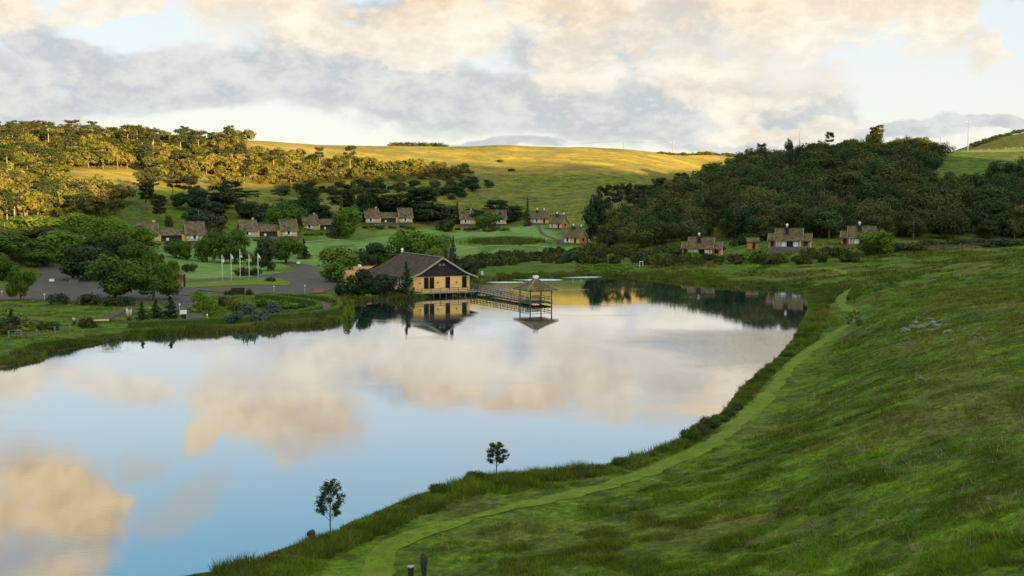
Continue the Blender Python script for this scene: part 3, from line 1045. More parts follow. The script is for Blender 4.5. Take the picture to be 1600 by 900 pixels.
# measured crown reach of each prototype
_RAD = {}
for _k, _l in PROTO.items():
    r_ = []
    for _t, _c in _l:
        co = np.empty(len(_c.vertices) * 3, np.float32); _c.vertices.foreach_get('co', co)
        co = co.reshape(-1, 3); r_.append((float(np.percentile(np.abs(co[:, 0]), 98)), float(co[:, 2].max())))
    _RAD[_k] = r_
_pick = random.Random(5)


def plant(kind, x, y, z, h, wid=None, name='tree', label=None, cat='tree', group=None, idx=None, sink=0.1):
    """one tree or shrub; h total height, wid crown width in metres"""
    lst = PROTO[kind]
    i = _pick.randrange(len(lst)) if idx is None else idx % len(lst)
    tr, cr = lst[i]
    rad, top = _RAD[kind][i]
    sz = h / top
    sx = sz if wid is None else wid / 2 / rad
    rz = _pick.random() * 6.283
    if tr is None:
        o = bpy.data.objects.new(name, cr); COL.objects.link(o)
        o.location = (x, y, z - sink); o.rotation_euler = (0, 0, rz); o.scale = (sx, sx, sz)
        return tag(o, label, cat, group)
    root = empty(name, (x, y, z - sink), rz)
    root.scale = (sx, sx, sz)
    for nm, me in (('trunk', tr), ('crown', cr)):
        c = bpy.data.objects.new(nm, me); COL.objects.link(c); c.parent = root
    return tag(root, label, cat, group)


def plant_px(kind, x0, ytop, x1, ybase, label, D=None, name='garden_tree', cat='tree', group=None, idx=None):
    """a plant whose crown spans x0..x1 and that stands from ybase up to ytop in the photo"""
    px = (x0 + x1) / 2
    g = ground(px, ybase) if D is None else at(px, D)
    x, y, z = g
    depth = y * CP + (CAMH - z) * SP
    ztop = CAMH + (ray(px, ytop)[2] / ray(px, ytop)[1]) * y
    h = max(ztop - z, 0.5)
    return plant(kind, x, y, z, h, (x1 - x0) / FPX * depth, name, label, cat, group, idx)
# ------------------------------------------------------------------ building materials
def shingle_mat(name, c1, c2, scale=1.0):
    m, w = newmat(name)
    pos = w.n('ShaderNodeTexCoord').outputs['Object']
    sep = w.n('ShaderNodeSeparateXYZ'); w.link(pos, sep.inputs[0])
    # courses follow height, so they lie level on every slope
    co = w.comb(w.math('ADD', sep.outputs[0], sep.outputs[1]), w.math('MULTIPLY', sep.outputs[2], 1.5), 0)
    br = w.n('ShaderNodeTexBrick')
    w.put(br.inputs['Vector'], co)
    br.inputs['Scale'].default_value = 2.2 * scale
    br.inputs['Mortar Size'].default_value = 0.03
    br.inputs['Mortar Smooth'].default_value = 0.4
    br.inputs['Color1'].default_value = (0.35, 0.35, 0.35, 1)
    br.inputs['Color2'].default_value = (1, 1, 1, 1)
    br.inputs['Mortar'].default_value = (0.12, 0.12, 0.12, 1)
    n = w.noise(pos, 0.7, 5, 0.65); n2 = w.noise(pos, 6.0, 3, 0.6)
    c = w.mix(w.mapr(n, 0.35, 0.65), c1, c2)
    c = w.mix(w.mapr(n2, 0.55, 0.75, 0, 0.6), c, (0.10, 0.105, 0.05))          # lichen
    n4 = w.noise(pos, 1.9, 5, 0.75)
    c = w.mix(w.mapr(n4, 0.46, 0.66, 0, 0.65), c, tuple(v * 0.38 for v in c1))
    c = w.mix(w.mapr(n4, 0.30, 0.42, 0.4, 0), c, tuple(min(1, v * 1.3) for v in c2))
    c = w.mix(0.55, c, w.mix(1.0, c, br.outputs[0], 'MULTIPLY'))
    finish(w, c, 0.95, br.outputs[1], 0.15, bdist=0.03)
    return m


M_ROOF = shingle_mat("wood_shingles", (0.125, 0.088, 0.054), (0.26, 0.195, 0.125))
M_ROOF2 = shingle_mat("dark_shingles", (0.062, 0.046, 0.031), (0.125, 0.096, 0.062))
M_ROOF3 = shingle_mat("brown_shingles", (0.125, 0.088, 0.050), (0.24, 0.178, 0.105))
M_OCHRE = simple("ochre_plaster", (0.80, 0.47, 0.15), 0.9, 0.16, 0.9, spec=0.2)
M_ORANGE = simple("orange_wood_wall", (0.44, 0.20, 0.055), 0.9, 0.15, 1.2, spec=0.2)
M_CREAM = simple("cream_wall", (0.60, 0.46, 0.29), 0.9, 0.12, 1.0)
M_TIMBER = simple("weathered_timber", (0.10, 0.085, 0.070), 0.9, 0.35, 2.5)
M_GREYTIMBER = simple("grey_boards", (0.22, 0.205, 0.185), 0.9, 0.3, 2.5)
M_DARKWOOD = simple("dark_boards", (0.030, 0.022, 0.018), 0.85, 0.3, 1.6)
M_VERGE = simple("verge_boards", (0.28, 0.24, 0.175), 0.9, 0.2, 2)
M_BRICK = simple("dark_brick", (0.040, 0.028, 0.024), 0.9, 0.3, 5)
M_WHITE = simple("white_paint", (0.80, 0.79, 0.76), 0.6, 0.05, 3)
M_STONE = simple("base_stone", (0.13, 0.115, 0.10), 0.95, 0.4, 2.5)
M_CURTAIN = simple("curtain_cloth", (0.72, 0.74, 0.76), 0.9, 0.1, 3)
M_METAL = simple("grey_metal", (0.30, 0.31, 0.32), 0.45, 0.1, 3, metallic=0.6)
M_TERRACOTTA = simple("terracotta_tiles", (0.42, 0.20, 0.085), 0.9, 0.3, 3)
M_RED = simple("faded_red", (0.40, 0.05, 0.035), 0.7, 0.2, 3)


def glass_mat():
    m, w = newmat("window_glass")
    b = finish(w, (0.012, 0.014, 0.016), 0.06, None, 0.6)
    return m


M_GLASS = glass_mat()


def loc2(o):
    return o


def gable(root, cx, cy, w_, d, wall, rise, roofmat=M_ROOF, wallmat=M_CREAM, oh=0.45, z0=0.0, left=None, right=None, thick=0.16, front_drop=0.0):
    """walled block with a gabled roof, ridge along local x; walls to z0+wall, ridge rise above"""
    m = MB()
    hx, hy = w_ / 2, d / 2
    # walls with gable tops: a pentagon at each end
    zt = z0 + wall; zr = zt + rise
    def ring(x): return [(x, cy - hy, z0), (x, cy + hy, z0), (x, cy + hy, zt), (x, cy, zr), (x, cy - hy, zt)]
    A, B = ring(cx - hx), ring(cx + hx)
    m.poly([A[i] for i in (0, 4, 3, 2, 1)], 1)
    m.poly(B, 2)
    for i, j in ((0, 1), (1, 2), (4, 0)):
        m.poly([A[i], A[j], B[j], B[i]], 0)
    wl = m.build('wall', [wallmat, left or wallmat, right or wallmat], root)
    # roof: two slabs with overhang, verge boards at the ends
    r = MB()
    sl = rise / hy
    ex = hx + oh * 0.8
    for s in (-1, 1):
        ye = cy + s * (hy + oh); ze = zt - sl * oh
        lo = [(cx - ex, ye, ze), (cx + ex, ye, ze), (cx + ex, cy, zr + 0.02), (cx - ex, cy, zr + 0.02)]
        hi = [(p[0], p[1], p[2] + thick) for p in lo]
        if s > 0:
            lo = lo[::-1]; hi = hi[::-1]
        r.hexa(lo, hi)
    r.tube([(cx - ex, cy, zr + thick + 0.03), (cx + ex, cy, zr + thick + 0.03)], 0.09, 5)
    rf = r.build('roof', roofmat, root)
    for xs in (-1, 1):
        v = MB()
        xx = cx + xs * (ex + 0.04)
        for s in (-1, 1):
            v.beam((xx, cy + s * (hy + oh), zt - sl * oh + 0.04), (xx, cy - s * 0.04, zr + 0.10), 0.09, 0.26)
        v.build('verge_board', M_VERGE, rf)
    return zt, zr


def window(root, x, y, z, w_, h, frame=M_WHITE, panes=2, curtain=False, ax='x', side=-1):
    """framed window in a wall that faces local -y (or +-x)"""
    f = MB(); g = MB()
    t = 0.07; dpt = 0.08
    def bx(mb, cx, cz, sx, sz, off, dd):
        if ax == 'x': mb.box(x + cx, y + side * off, z + cz, sx, dd, sz)
        else: mb.box(x + side * off, y + cx, z + cz, dd, sx, sz)
    bx(f, 0, -t, w_ + 2 * t, t, 0.05, dpt + 0.04); bx(f, 0, h, w_ + 2 * t, t, 0.05, dpt)
    bx(f, -(w_ + t) / 2, 0, t, h, 0.05, dpt); bx(f, (w_ + t) / 2, 0, t, h, 0.05, dpt)
    for k in range(1, panes):
        bx(f, -w_ / 2 + w_ * k / panes, 0, 0.05, h, 0.045, 0.06)
    fo = f.build('window', frame, root)
    bx(g, 0, 0, w_, h, 0.015, 0.02)
    g.build('pane', M_GLASS, fo)
    if curtain:
        for s in (-1, 1):
            c = MB()
            q = w_ * 0.30
            for k in range(4):
                bx(c, s * (w_ / 2 - q / 2 + (k - 1.5) * 0.0) + s * (k - 1.5) * q / 4, 0.02 + 0.0 * k, q / 3.9, h - 0.04, 0.03 + 0.012 * (k % 2), 0.012)
            c.build('curtain', M_CURTAIN, fo)
    return fo


def chimney(root, x, y, z0, z1, w_=0.8, mat=M_BRICK, cap=True):
    m = MB()
    m.box(x, y, z0, w_, w_ * 0.8, z1 - z0); m.box(x, y, z1, w_ + 0.16, w_ * 0.8 + 0.16, 0.12)
    c = m.build('chimney', mat, root)
    if cap:
        p = MB()
        p.tube([(x, y, z1 + 0.1), (x, y, z1 + 0.55)], 0.16, 8)
        p.lathe([(0.30, z1 + 0.55), (0.36, z1 + 0.62), (0.34, z1 + 0.95), (0.16, z1 + 1.12), (0.03, z1 + 1.16)], 10, (x, y))
        p.build('chimney_cap', M_WHITE, c)
    return c


def lake_cottage(px, py, D, rz, label, mirror=False, base=M_STONE, scale=1.0):
    """cottage with steep main roof, dark chimney on the front slope and a lower wing at either side"""
    x, y, z = at(px, D)
    z = CAMH + ray(px, py)[2] / ray(px, py)[1] * D
    t = empty('cottage', (x, y, z), rz); t.scale = (scale,) * 3
    tag(t, label, 'cottage', 'shingle cottages at the foot of the forest hill')
    b = MB(); b.box(0, 0.0, -2.5, 11.8, 6.6, 2.62); b.build('stone_base', base, t)
    # main block: back room walled, front porch open under the long roof
    W0 = 7.0
    zt, zr = gable(t, 0, 0.2, W0, 5.6, 2.5, 2.9, M_ROOF3, M_CREAM, 0.5, 0.12, right=M_ORANGE)
    gable(t, -4.6, 0.6, 2.0, 4.4, 2.2, 1.7, M_ROOF3, M_ORANGE, 0.35, 0.12)
    gable(t, 4.75, 0.6, 2.4, 4.6, 2.2, 1.8, M_ROOF3, M_ORANGE, 0.35, 0.12, right=M_CREAM)
    chimney(t, -0.6, -1.1, zt + 0.7, zr + 0.35, 1.15)
    # glazed porch front with parted white curtains
    window(t, 0.35, -2.62, 0.5, 4.6, 1.95, M_DARKWOOD, 4, True)
    for cx in (-3.3, -2.4, 3.3):
        c = MB(); c.box(cx, -2.86, 0.1, 0.34, 0.34, 2.3); c.build('porch_post', M_CREAM, t)
    d = MB(); d.box(-4.6, -1.66, 0.13, 0.9, 0.08, 1.95); d.build('door', M_DARKWOOD, t)
    window(t, 4.7, -1.72, 0.95, 1.0, 1.0, M_DARKWOOD, 2)
    rl = MB()
    rl.box(0.0, -3.22, 0.12, 9.5, 0.12, 0.5)
    rl.build('terrace_wall', base, t)
    return t


def row_cottage(px, py, D, rz, label, flip=1, front='full', group='long double cottages across the valley'):
    """two tall blocks joined by a lower one with a dark porch panel"""
    Dg = ground(px, py + 1.0)[1] + 4.5
    s_ = Dg / D; D = Dg
    x, _y, z = at(px, D)
    t = empty('double_cottage', (x, D, z + 0.2), rz); t.scale = (s_,) * 3
    tag(t, label, 'cottage', group)
    b = MB(); b.box(0, 0, -2.5, 24.0, 6.5, 2.6); b.build('stone_base', M_STONE, t)
    lx, rx_ = -8.2, 8.2
    zt, zr = gable(t, lx, -0.4, 6.4, 6.6, 2.6, 4.0, M_ROOF, M_CREAM, 0.5, 0.1, left=M_DARKWOOD, right=M_DARKWOOD)
    gable(t, rx_, -0.4, 6.4, 6.6, 2.6, 4.2, M_ROOF, M_CREAM, 0.5, 0.1, left=M_DARKWOOD, right=M_DARKWOOD)
    gable(t, 0, 0.6, 9.8, 5.2, 2.4, 2.2, M_ROOF, M_OCHRE, 0.5, 0.1)
    chimney(t, lx + 2.4, 0.5, zr - 1.2, zr + 0.8, 0.9, M_CREAM, False)
    chimney(t, rx_ - 2.2, 0.6, zr - 1.2, zr + 0.9, 0.7, M_BRICK, False)
    for cx in (lx - 0.7, rx_ - 0.3):
        window(t, cx, -3.74, 0.9, 2.6, 1.3, M_WHITE, 3, True)
    # ochre piers and a flat dark panel for the shade in the open porch
    for cx in (lx + 3.7, rx_ - 3.9):
        p = MB(); p.box(cx, -2.3, 0.1, 1.5, 0.5, 2.3); p.build('pier', M_OCHRE, t)
    q = MB(); q.box(0, -2.12, 0.12, 7.4, 0.12, 2.2); q.build('porch', M_DARKWOOD, t)
    ww = MB(); ww.box(-1.4, -2.24, 0.3, 0.9, 0.08, 0.9); ww.build('porch_chair', M_WHITE, t)
    rl = MB()
    rl.beam((lx - 3.2, -4.5, 0.75), (rx_ + 3.2, -4.5, 0.75), 0.08, 0.08)
    for k in range(12): rl.box(lx - 3.2 + 22.8 * k / 11, -4.5, -0.9, 0.1, 0.1, 1.65)
    rl.build('railing', M_TIMBER, t)
    return t


def corner_cottage(px, py, D, rz, label, s=1.0):
    """two staggered gabled blocks turned so the ochre gable ends show"""
    Dg = ground(px, py + 1.0)[1] + 4.0
    s *= Dg / D; D = Dg
    x, _y, z = at(px, D)
    t = empty('gabled_cottage', (x, D, z + 0.1), rz); t.scale = (s,) * 3
    tag(t, label, 'cottage', 'gabled cottages at the forest corner')
    b = MB(); b.box(0, 0, -2.5, 12.0, 9.5, 2.6); b.build('stone_base', M_STONE, t)
    zt, zr = gable(t, -1.6, 1.6, 7.2, 5.6, 2.6, 3.0, M_ROOF3, M_CREAM, 0.5, 0.1, right=M_ORANGE)
    gable(t, 1.6, -2.2, 7.4, 4.8, 2.4, 2.3, M_ROOF3, M_OCHRE, 0.5, 0.1, right=M_ORANGE)
    chimney(t, -2.2, 1.0, zr - 1.6, zr + 0.6, 1.1)
    chimney(t, 1.2, 1.8, zr - 1.2, zr + 0.3, 0.6)
    window(t, 5.33, -2.2, 1.0, 0.9, 1.0, M_DARKWOOD, 1, ax='y', side=1)
    window(t, -0.6, -4.63, 0.5, 2.6, 1.6, M_WHITE, 3, True)
    d = MB(); d.box(3.3, -4.66, 0.1, 1.0, 0.08, 2.0); d.build('door', M_DARKWOOD, t)
    return t


# ------------------------------------------------------------------ the lakeside restaurant
A25 = R(25)
FD = Vector((math.cos(A25), math.sin(A25), 0)); BD = Vector((-math.sin(A25), math.cos(A25), 0))


def restaurant():
    # local frame: x along the lake front, y back; front middle at the origin
    ox, oy = P(690, 454, 236)[:2]
    t = empty('lakeside_restaurant', (ox, oy, 0), A25)
    tag(t, 'big ochre lakeside building with dark shingle roof on posts over the water', 'building')
    Wd, L = 12.5, 26.0
    zf, zt, zr = 0.80, 4.05, 7.75
    hx = Wd / 2
    m = MB()
    m.poly([(-hx, 0, zf), (hx, 0, zf), (hx, 0, zt), (-hx, 0, zt)])
    m.poly([(hx, 0, zf), (hx, L, zf), (hx, L, zt), (hx, 0, zt)])
    m.poly([(-hx, L, zf), (-hx, 0, zf), (-hx, 0, zt), (-hx, L, zt)])
    m.poly([(hx, L, zf), (-hx, L, zf), (-hx, L, zt), (hx, L, zt)])
    m.poly([(-hx, 0, zf), (-hx, L, zf), (hx, L, zf), (hx, 0, zf)])
    wl = m.build('wall', M_OCHRE, t)
    g = MB()
    g.hexa([(-hx - 0.2, -0.10, zt), (hx + 0.2, -0.10, zt), (hx + 0.2, 0.1, zt), (-hx - 0.2, 0.1, zt)],
           [(-0.05, -0.10, zr - 0.02), (0.05, -0.10, zr - 0.02), (0.05, 0.1, zr - 0.02), (-0.05, 0.1, zr - 0.02)])
    gb = g.build('gable', M_DARKWOOD, t)
    for sx in (-0.42, 0.42):
        q = MB(); q.box(sx, -0.14, 6.25, 0.5, 0.06, 0.42); q.build('vent', M_GREYTIMBER, gb)
    # roof: steep near the ridge, kicked out at the eaves; hipped towards the back
    r = MB()
    fo = 1.0                                  # overhang in front
    ex = hx + 1.5; ez = zt - 0.45
    kx = hx * 0.80; kz = zt + 0.62
    th = 0.22
    prof = [(-ex, ez), (-kx, kz), (0, zr), (kx, kz), (ex, ez)]
    yb = L + 1.0; yr = L - 1.5
    n = 10
    rng = np.random.default_rng(3)
    for i in range(4):
        (x0, z0), (x1, z1) = prof[i], prof[i + 1]
        def yy(xx): return yr + (yb - yr) * min(1, abs(xx) / ex)
        for k in range(n):
            f0, f1 = k / n, (k + 1) / n
            a = (x0, -fo + (yy(x0) + fo) * f0, z0 + (0.05 * rng.random() if i in (1, 2) else 0)); b = (x1, -fo + (yy(x1) + fo) * f0, z1)
            c = (x1, -fo + (yy(x1) + fo) * f1, z1); d = (x0, -fo + (yy(x0) + fo) * f1, z0)
            a = (a[0], a[1], z0)
            up = lambda p: (p[0], p[1], p[2] + th)
            r.hexa([a, b, c, d], [up(a), up(b), up(c), up(d)])
    # back hip
    r.poly([(-ex, yb, ez + th), (0, yr, zr + th), (ex, yb, ez + th)][::-1])
    rf = r.build('roof', M_ROOF2, t)
    v = MB()
    for s in (-1, 1):
        v.beam((s * ex, -fo - 0.05, ez + 0.1), (s * kx, -fo - 0.05, kz + 0.1), 0.12, 0.34)
        v.beam((s * kx, -fo - 0.05, kz + 0.1), (0, -fo - 0.05, zr + 0.12), 0.12, 0.34)
    v.beam((0, -fo, zr + th + 0.05), (0, yr, zr + th + 0.05), 0.28, 0.12)
    v.build('verge_board', M_VERGE, rf)
    # tall narrow windows of the lake front
    for cx in (-3.35, -2.15, 1.35, 5.05):
        f = MB()
        f.box(cx, -0.05, 1.55, 0.96, 0.10, 0.06); f.box(cx - 0.47, -0.05, 1.61, 0.06, 0.10, 2.25); f.box(cx + 0.47, -0.05, 1.61, 0.06, 0.10, 2.25); f.box(cx, -0.05, 3.86, 1.0, 0.10, 0.07)
        f.box(cx, -0.045, 3.15, 0.86, 0.06, 0.05)
        fo_ = f.build('window', M_DARKWOOD, t)
        p = MB(); p.box(cx, -0.02, 1.62, 0.86, 0.03, 2.22); p.build('pane', M_GLASS, fo_)
    for cx in (-4.75, -0.85, 3.25):
        l_ = MB(); l_.box(cx, -0.10, 2.85, 0.10, 0.18, 0.10); l_.lathe([(0.05, 2.62), (0.13, 2.70), (0.13, 2.84), (0.04, 2.92)], 8, (cx, -0.2))
        l_.build('wall_lamp', M_BRICK, t)
    # side wall windows
    for k in range(5):
        window(t, -hx, 3.5 + 4.6 * k, 1.7, 2.2, 1.5, M_CREAM, 3, True, ax='y', side=-1)
    for k in range(3):
        window(t, hx, 4.0 + 6.0 * k, 1.7, 2.0, 1.5, M_DARKWOOD, 2, False, ax='y', side=1)
    # deck in front with posts and rail
    d = MB()
    d.box(-1.0, -0.95, 0.72, 16.0, 1.9, 0.16)
    for k in range(9): d.box(-8.6 + 1.9 * k, -1.8, 0.55, 0.12, 0.12, 0.2)
    d.build('deck', M_GREYTIMBER, t)
    for k in range(7):
        pp = MB(); xx = -2.4 + 1.4 * k
        pp.tube([(xx, -1.6, -1.4), (xx, -1.6, 0.72)], 0.10, 7); pp.build('post', M_TIMBER, t)
    rl = MB()
    for hgt in (1.35, 1.75):
        rl.beam((-9.0, -1.86, hgt), (7.0, -1.86, hgt), 0.06, 0.09)
    for k in range(9): rl.box(-9.0 + 2.0 * k, -1.86, 0.88, 0.09, 0.09, 0.92)
    rl.build('railing', M_TIMBER, t)
    # two dark flues beside the right slope, white finial at the back end of the ridge
    for (cx, cy, top) in ((3.3, 6.0, 8.9), (5.2, 7.4, 9.3)):
        c = MB(); c.box(cx, cy, 5.0, 0.62, 0.62, top - 5.0); c.box(cx, cy, top, 0.8, 0.8, 0.15)
        c.build('chimney', M_BRICK, t)
    c = MB(); c.tube([(0, yr - 0.6, zr), (0, yr - 0.6, zr + 0.7)], 0.22, 8); c.lathe([(0.34, zr + 0.7), (0.34, zr + 0.95), (0.05, zr + 1.2)], 8, (0, yr - 0.6))
    c.build('finial', M_WHITE, t)
    return t


def annex():
    x, y, z = at(577, 262)
    z = max(z, 0.6)
    t = empty('annex_house', (x, y, z), A25)
    tag(t, 'small annex with terracotta roof beside the back of the lakeside building', 'house')
    gable(t, 0, 0, 7.0, 5.0, 2.6, 1.2, M_TERRACOTTA, M_CREAM, 0.3, 0.0)
    gable(t, -4.4, -2.0, 3.2, 4.0, 2.2, 0.9, M_TERRACOTTA, M_OCHRE, 0.3, 0.0)
    a = MB(); a.poly([(-1.5, -4.4, 2.15), (2.2, -4.4, 2.15), (2.2, -2.4, 2.65), (-1.5, -2.4, 2.65)]); a.poly([(-1.5, -2.4, 2.6), (2.2, -2.4, 2.6), (2.2, -4.4, 2.1), (-1.5, -4.4, 2.1)])
    a.build('awning', M_METAL, t)
    c = MB(); c.box(-2.2, 0.2, 3.3, 0.6, 0.6, 1.1); c.build('chimney', M_WHITE, t)
    window(t, 1.5, -2.53, 0.9, 1.4, 1.1, M_WHITE, 2)
    return t


# ------------------------------------------------------------------ gazebo and boardwalk
GC = Vector((P(837, 476, 217)[0], 217, 0))
DECKZ = 0.55


def gazebo():
    t = empty('gazebo', GC, A25)
    tag(t, 'square open gazebo on stilts in the lake with shingled pyramid roof', 'gazebo')
    s = 2.23
    for sx, sy in ((-1, -1), (1, -1), (1, 1), (-1, 1)):
        p = MB(); p.tube([(sx * s, sy * s, -1.3), (sx * s, sy * s, 2.95)], 0.125, 8); p.build('post', M_TIMBER, t)
    r = MB()
    e = 3.25; ze = 2.82; za = 4.75
    cs = [(-e, -e), (e, -e), (e, e), (-e, e)]
    for i in range(4):
        a, b = cs[i], cs[(i + 1) % 4]
        # two facets a side, slightly kicked out
        m_ = 0.5; zm = ze + (za - ze) * 0.46
        r.hexa([(a[0], a[1], ze), (b[0], b[1], ze), (b[0] * m_, b[1] * m_, zm), (a[0] * m_, a[1] * m_, zm)],
               [(a[0], a[1], ze + .14), (b[0], b[1], ze + .14), (b[0] * m_, b[1] * m_, zm + .14), (a[0] * m_, a[1] * m_, zm + .14)])
        r.hexa([(a[0] * m_, a[1] * m_, zm), (b[0] * m_, b[1] * m_, zm), (b[0] * .06, b[1] * .06, za), (a[0] * .06, a[1] * .06, za)],
               [(a[0] * m_, a[1] * m_, zm + .14), (b[0] * m_, b[1] * m_, zm + .14), (b[0] * .06, b[1] * .06, za + .14), (a[0] * .06, a[1] * .06, za + .14)])
    rf = r.build('roof', M_ROOF3, t)
    h = MB()
    for c in cs:
        h.beam((c[0], c[1], ze + .17), (c[0] * .5, c[1] * .5, ze + (za - ze) * .46 + .17), .14, .08)
        h.beam((c[0] * .5, c[1] * .5, ze + (za - ze) * .46 + .17), (c[0] * .06, c[1] * .06, za + .16), .14, .08)
    h.build('hip_cap', M_VERGE, rf)
    c = MB(); c.box(0, 0, za, 0.55, 0.55, 0.3); c.box(0, 0, za + 0.3, 0.85, 0.85, 0.42); c.build('roof_cap', M_WHITE, t)
    d = MB(); d.box(0, 0, DECKZ - 0.15, 2 * s + 0.3, 2 * s + 0.3, 0.15)
    for k in range(-1, 2): d.box(k * s * 0.9, 0, DECKZ - 0.33, 0.14, 2 * s, 0.18)
    d.build('deck', M_TIMBER, t)
    bm_ = MB()
    for sx, sy, ex_, ey_ in ((-s, -s, s, -s), (s, -s, s, s)): bm_.beam((sx, sy, 2.72), (ex_, ey_, 2.72), 0.12, 0.18)
    for sx, sy, ex_, ey_ in ((s, s, -s, s), (-s, s, -s, -s)): bm_.beam((sx, sy, 2.72), (ex_, ey_, 2.72), 0.12, 0.18)
    bm_.build('ring_beam', M_TIMBER, t)
    rl = MB()
    for a, b in (((-s, -s), (s, -s)), ((s, -s), (s, s)), ((-s, -s), (-s, s)), ((s, s), (0.4, s))):
        for hgt in (0.55, 0.98):
            rl.beam((a[0], a[1], DECKZ + hgt), (b[0], b[1], DECKZ + hgt), 0.05, 0.08)
        for f in (0.33, 0.66): rl.box(a[0] + (b[0] - a[0]) * f, a[1] + (b[1] - a[1]) * f, DECKZ, 0.07, 0.07, 1.0)
    rl.build('railing', M_TIMBER, t)
    # benches seen inside
    for bx_, by_, rr in ((-1.45, 0.3, R(90)), (0.9, 1.55, 0)):
        w0 = GC + FD * bx_ + BD * by_
        b = empty('bench', (w0.x, w0.y, DECKZ), A25 + rr)
        tag(b, 'dark bench inside the gazebo, ' + ('along its left rail' if rr else 'along its back rail'), 'bench', 'benches in the gazebo')
        q = MB(); q.box(0, 0, 0.40, 1.7, 0.42, 0.06); q.build('seat', M_TIMBER, b)
        q = MB()
        for zz in (0.6, 0.78): q.box(0, (0.2 if rr == 0 else 0.2), zz, 1.7, 0.04, 0.11)
        q.build('backrest', M_TIMBER, b)
        for sx in (-0.75, 0.75):
            q = MB(); q.box(sx, -0.15, 0, 0.07, 0.07, 0.4); q.box(sx, 0.2, 0, 0.07, 0.07, 0.85); q.build('leg', M_TIMBER, b)
    return t


def boardwalk():
    start = GC + BD * (2.4) - FD * 0.75
    L = 33.0
    t = empty('boardwalk', (start.x, start.y, 0), A25)
    tag(t, 'long railed timber boardwalk from the lakeside building to the gazebo', 'boardwalk')
    hw = 0.95
    d = MB()
    for k in range(int(L / 0.3)):
        d.box(0, 0.15 + 0.3 * k, DECKZ - 0.08 + 0.008 * L * 0 + (0.35 * k * 0.3 / L), 2 * hw + 0.2, 0.275, 0.07)
    d.build('deck', M_GREYTIMBER, t)
    s = MB()
    for sx in (-1, 1):
        s.beam((sx * (hw - 0.1), 0, DECKZ - 0.2), (sx * (hw - 0.1), L, DECKZ + 0.15), 0.10, 0.24)
    s.build('joist', M_TIMBER, t)
    for sx in (-1, 1):
        rl = MB()
        for hgt in (0.32, 0.68, 1.05):
            rl.beam((sx * hw, 0, DECKZ + hgt), (sx * hw, L, DECKZ + hgt + 0.35), 0.06, 0.09 if hgt < 1 else 0.12)
        n = 20
        for k in range(n + 1):
            yy = L * k / n
            rl.box(sx * hw, yy, -1.2, 0.10, 0.10, DECKZ + 0.35 * k / n + 1.03 + 1.2)
        rl.build('railing', M_TIMBER if sx < 0 else M_GREYTIMBER, t)
    # small landing beside the building
    p = MB(); p.box(3.4, 23.0, 0.55, 6.0, 5.0, 0.18); 
    for ax_, ay_ in ((0.8, 20.8), (3.4, 20.8), (6.2, 20.8), (6.2, 23), (6.2, 25.2), (3.4, 25.2)): p.box(ax_, ay_, -1.0, 0.14, 0.14, 2.7)
    for hgt in (1.2, 1.65):
        p.beam((1.2, 20.6, hgt), (6.3, 20.6, hgt), 0.06, 0.1); p.beam((6.3, 20.6, hgt), (6.3, 25.4, hgt), 0.06, 0.1); p.beam((6.3, 25.4, hgt), (1.2, 25.4, hgt), 0.06, 0.1)
    p.build('landing', M_GREYTIMBER, t)
    return t


restaurant(); annex(); gazebo(); boardwalk()
lake_cottage(1096, 400, 345, R(-18), 'shingle cottage nearest the lake corner, white curtains in its porch front')
lake_cottage(1233, 388, 327, R(-18), 'shingle cottage between the small timber hut and the round bright bush', scale=1.0)
lake_cottage(1346, 384, 333, R(-18), 'shingle cottage half hidden behind the round bright green bush')
row_cottage(267, 379, 420, R(24), 'low double cottage on the left lawn, nearest of its row, pale weathered roof')
row_cottage(418, 372, 470, R(24), 'double cottage with pale right roof between two big garden trees')
row_cottage(511, 362, 525, R(22), 'double cottage with its right wing hidden by a dark conifer')
row_cottage(606, 351, 560, R(16), 'double cottage in front of the dark trees, seen whole, white window at its left')
row_cottage(754, 353, 575, R(8), 'double cottage whose middle is hidden by a bright round tree')
corner_cottage(900, 381, 418, R(-42), 'gabled cottage with ochre gable end, nearest of three at the forest corner', 0.92)
corner_cottage(874, 357, 490, R(-42), 'gabled cottage behind the nearest one, its ochre gable half hidden', 0.9)
corner_cottage(845, 350, 540, R(-20), 'farthest of the three gabled cottages, next to a tall cypress', 0.95)


def hut():
    x, y, _ = at(1176, 338)
    z = CAMH + ray(1176, 389)[2] / ray(1176, 389)[1] * 338
    t = empty('timber_hut', (x, y, z), R(-5))
    tag(t, 'small timber hut with a dark door between two cottages', 'hut')
    b = MB(); b.box(0, 0, -2.0, 3.6, 2.8, 2.05); b.build('stone_base', M_STONE, t)
    gable(t, 0, 0, 3.0, 2.4, 2.1, 1.0, M_ROOF3, M_ORANGE, 0.25, 0.05)
    d = MB(); d.box(0.2, -1.24, 0.06, 0.8, 0.06, 1.85); d.build('door', M_DARKWOOD, t)


hut()
# ------------------------------------------------------------------ roads, lawn island, garden
from mathutils.geometry import delaunay_2d_cdt


def asphalt():
    m, w = newmat("asphalt")
    pos = w.n('ShaderNodeNewGeometry').outputs['Position']
    n = w.noise(pos, 0.35, 5, 0.65); n2 = w.noise(pos, 9.0, 3, 0.6)
    c = w.mix(w.mapr(n, 0.35, 0.68), (0.042, 0.033, 0.025), (0.070, 0.056, 0.044))
    c = w.mix(w.mapr(n2, 0.4, 0.7, 0, 0.35), c, (0.085, 0.076, 0.068))
    finish(w, c, 0.8, n2, 0.3, bdist=0.02)
    return m


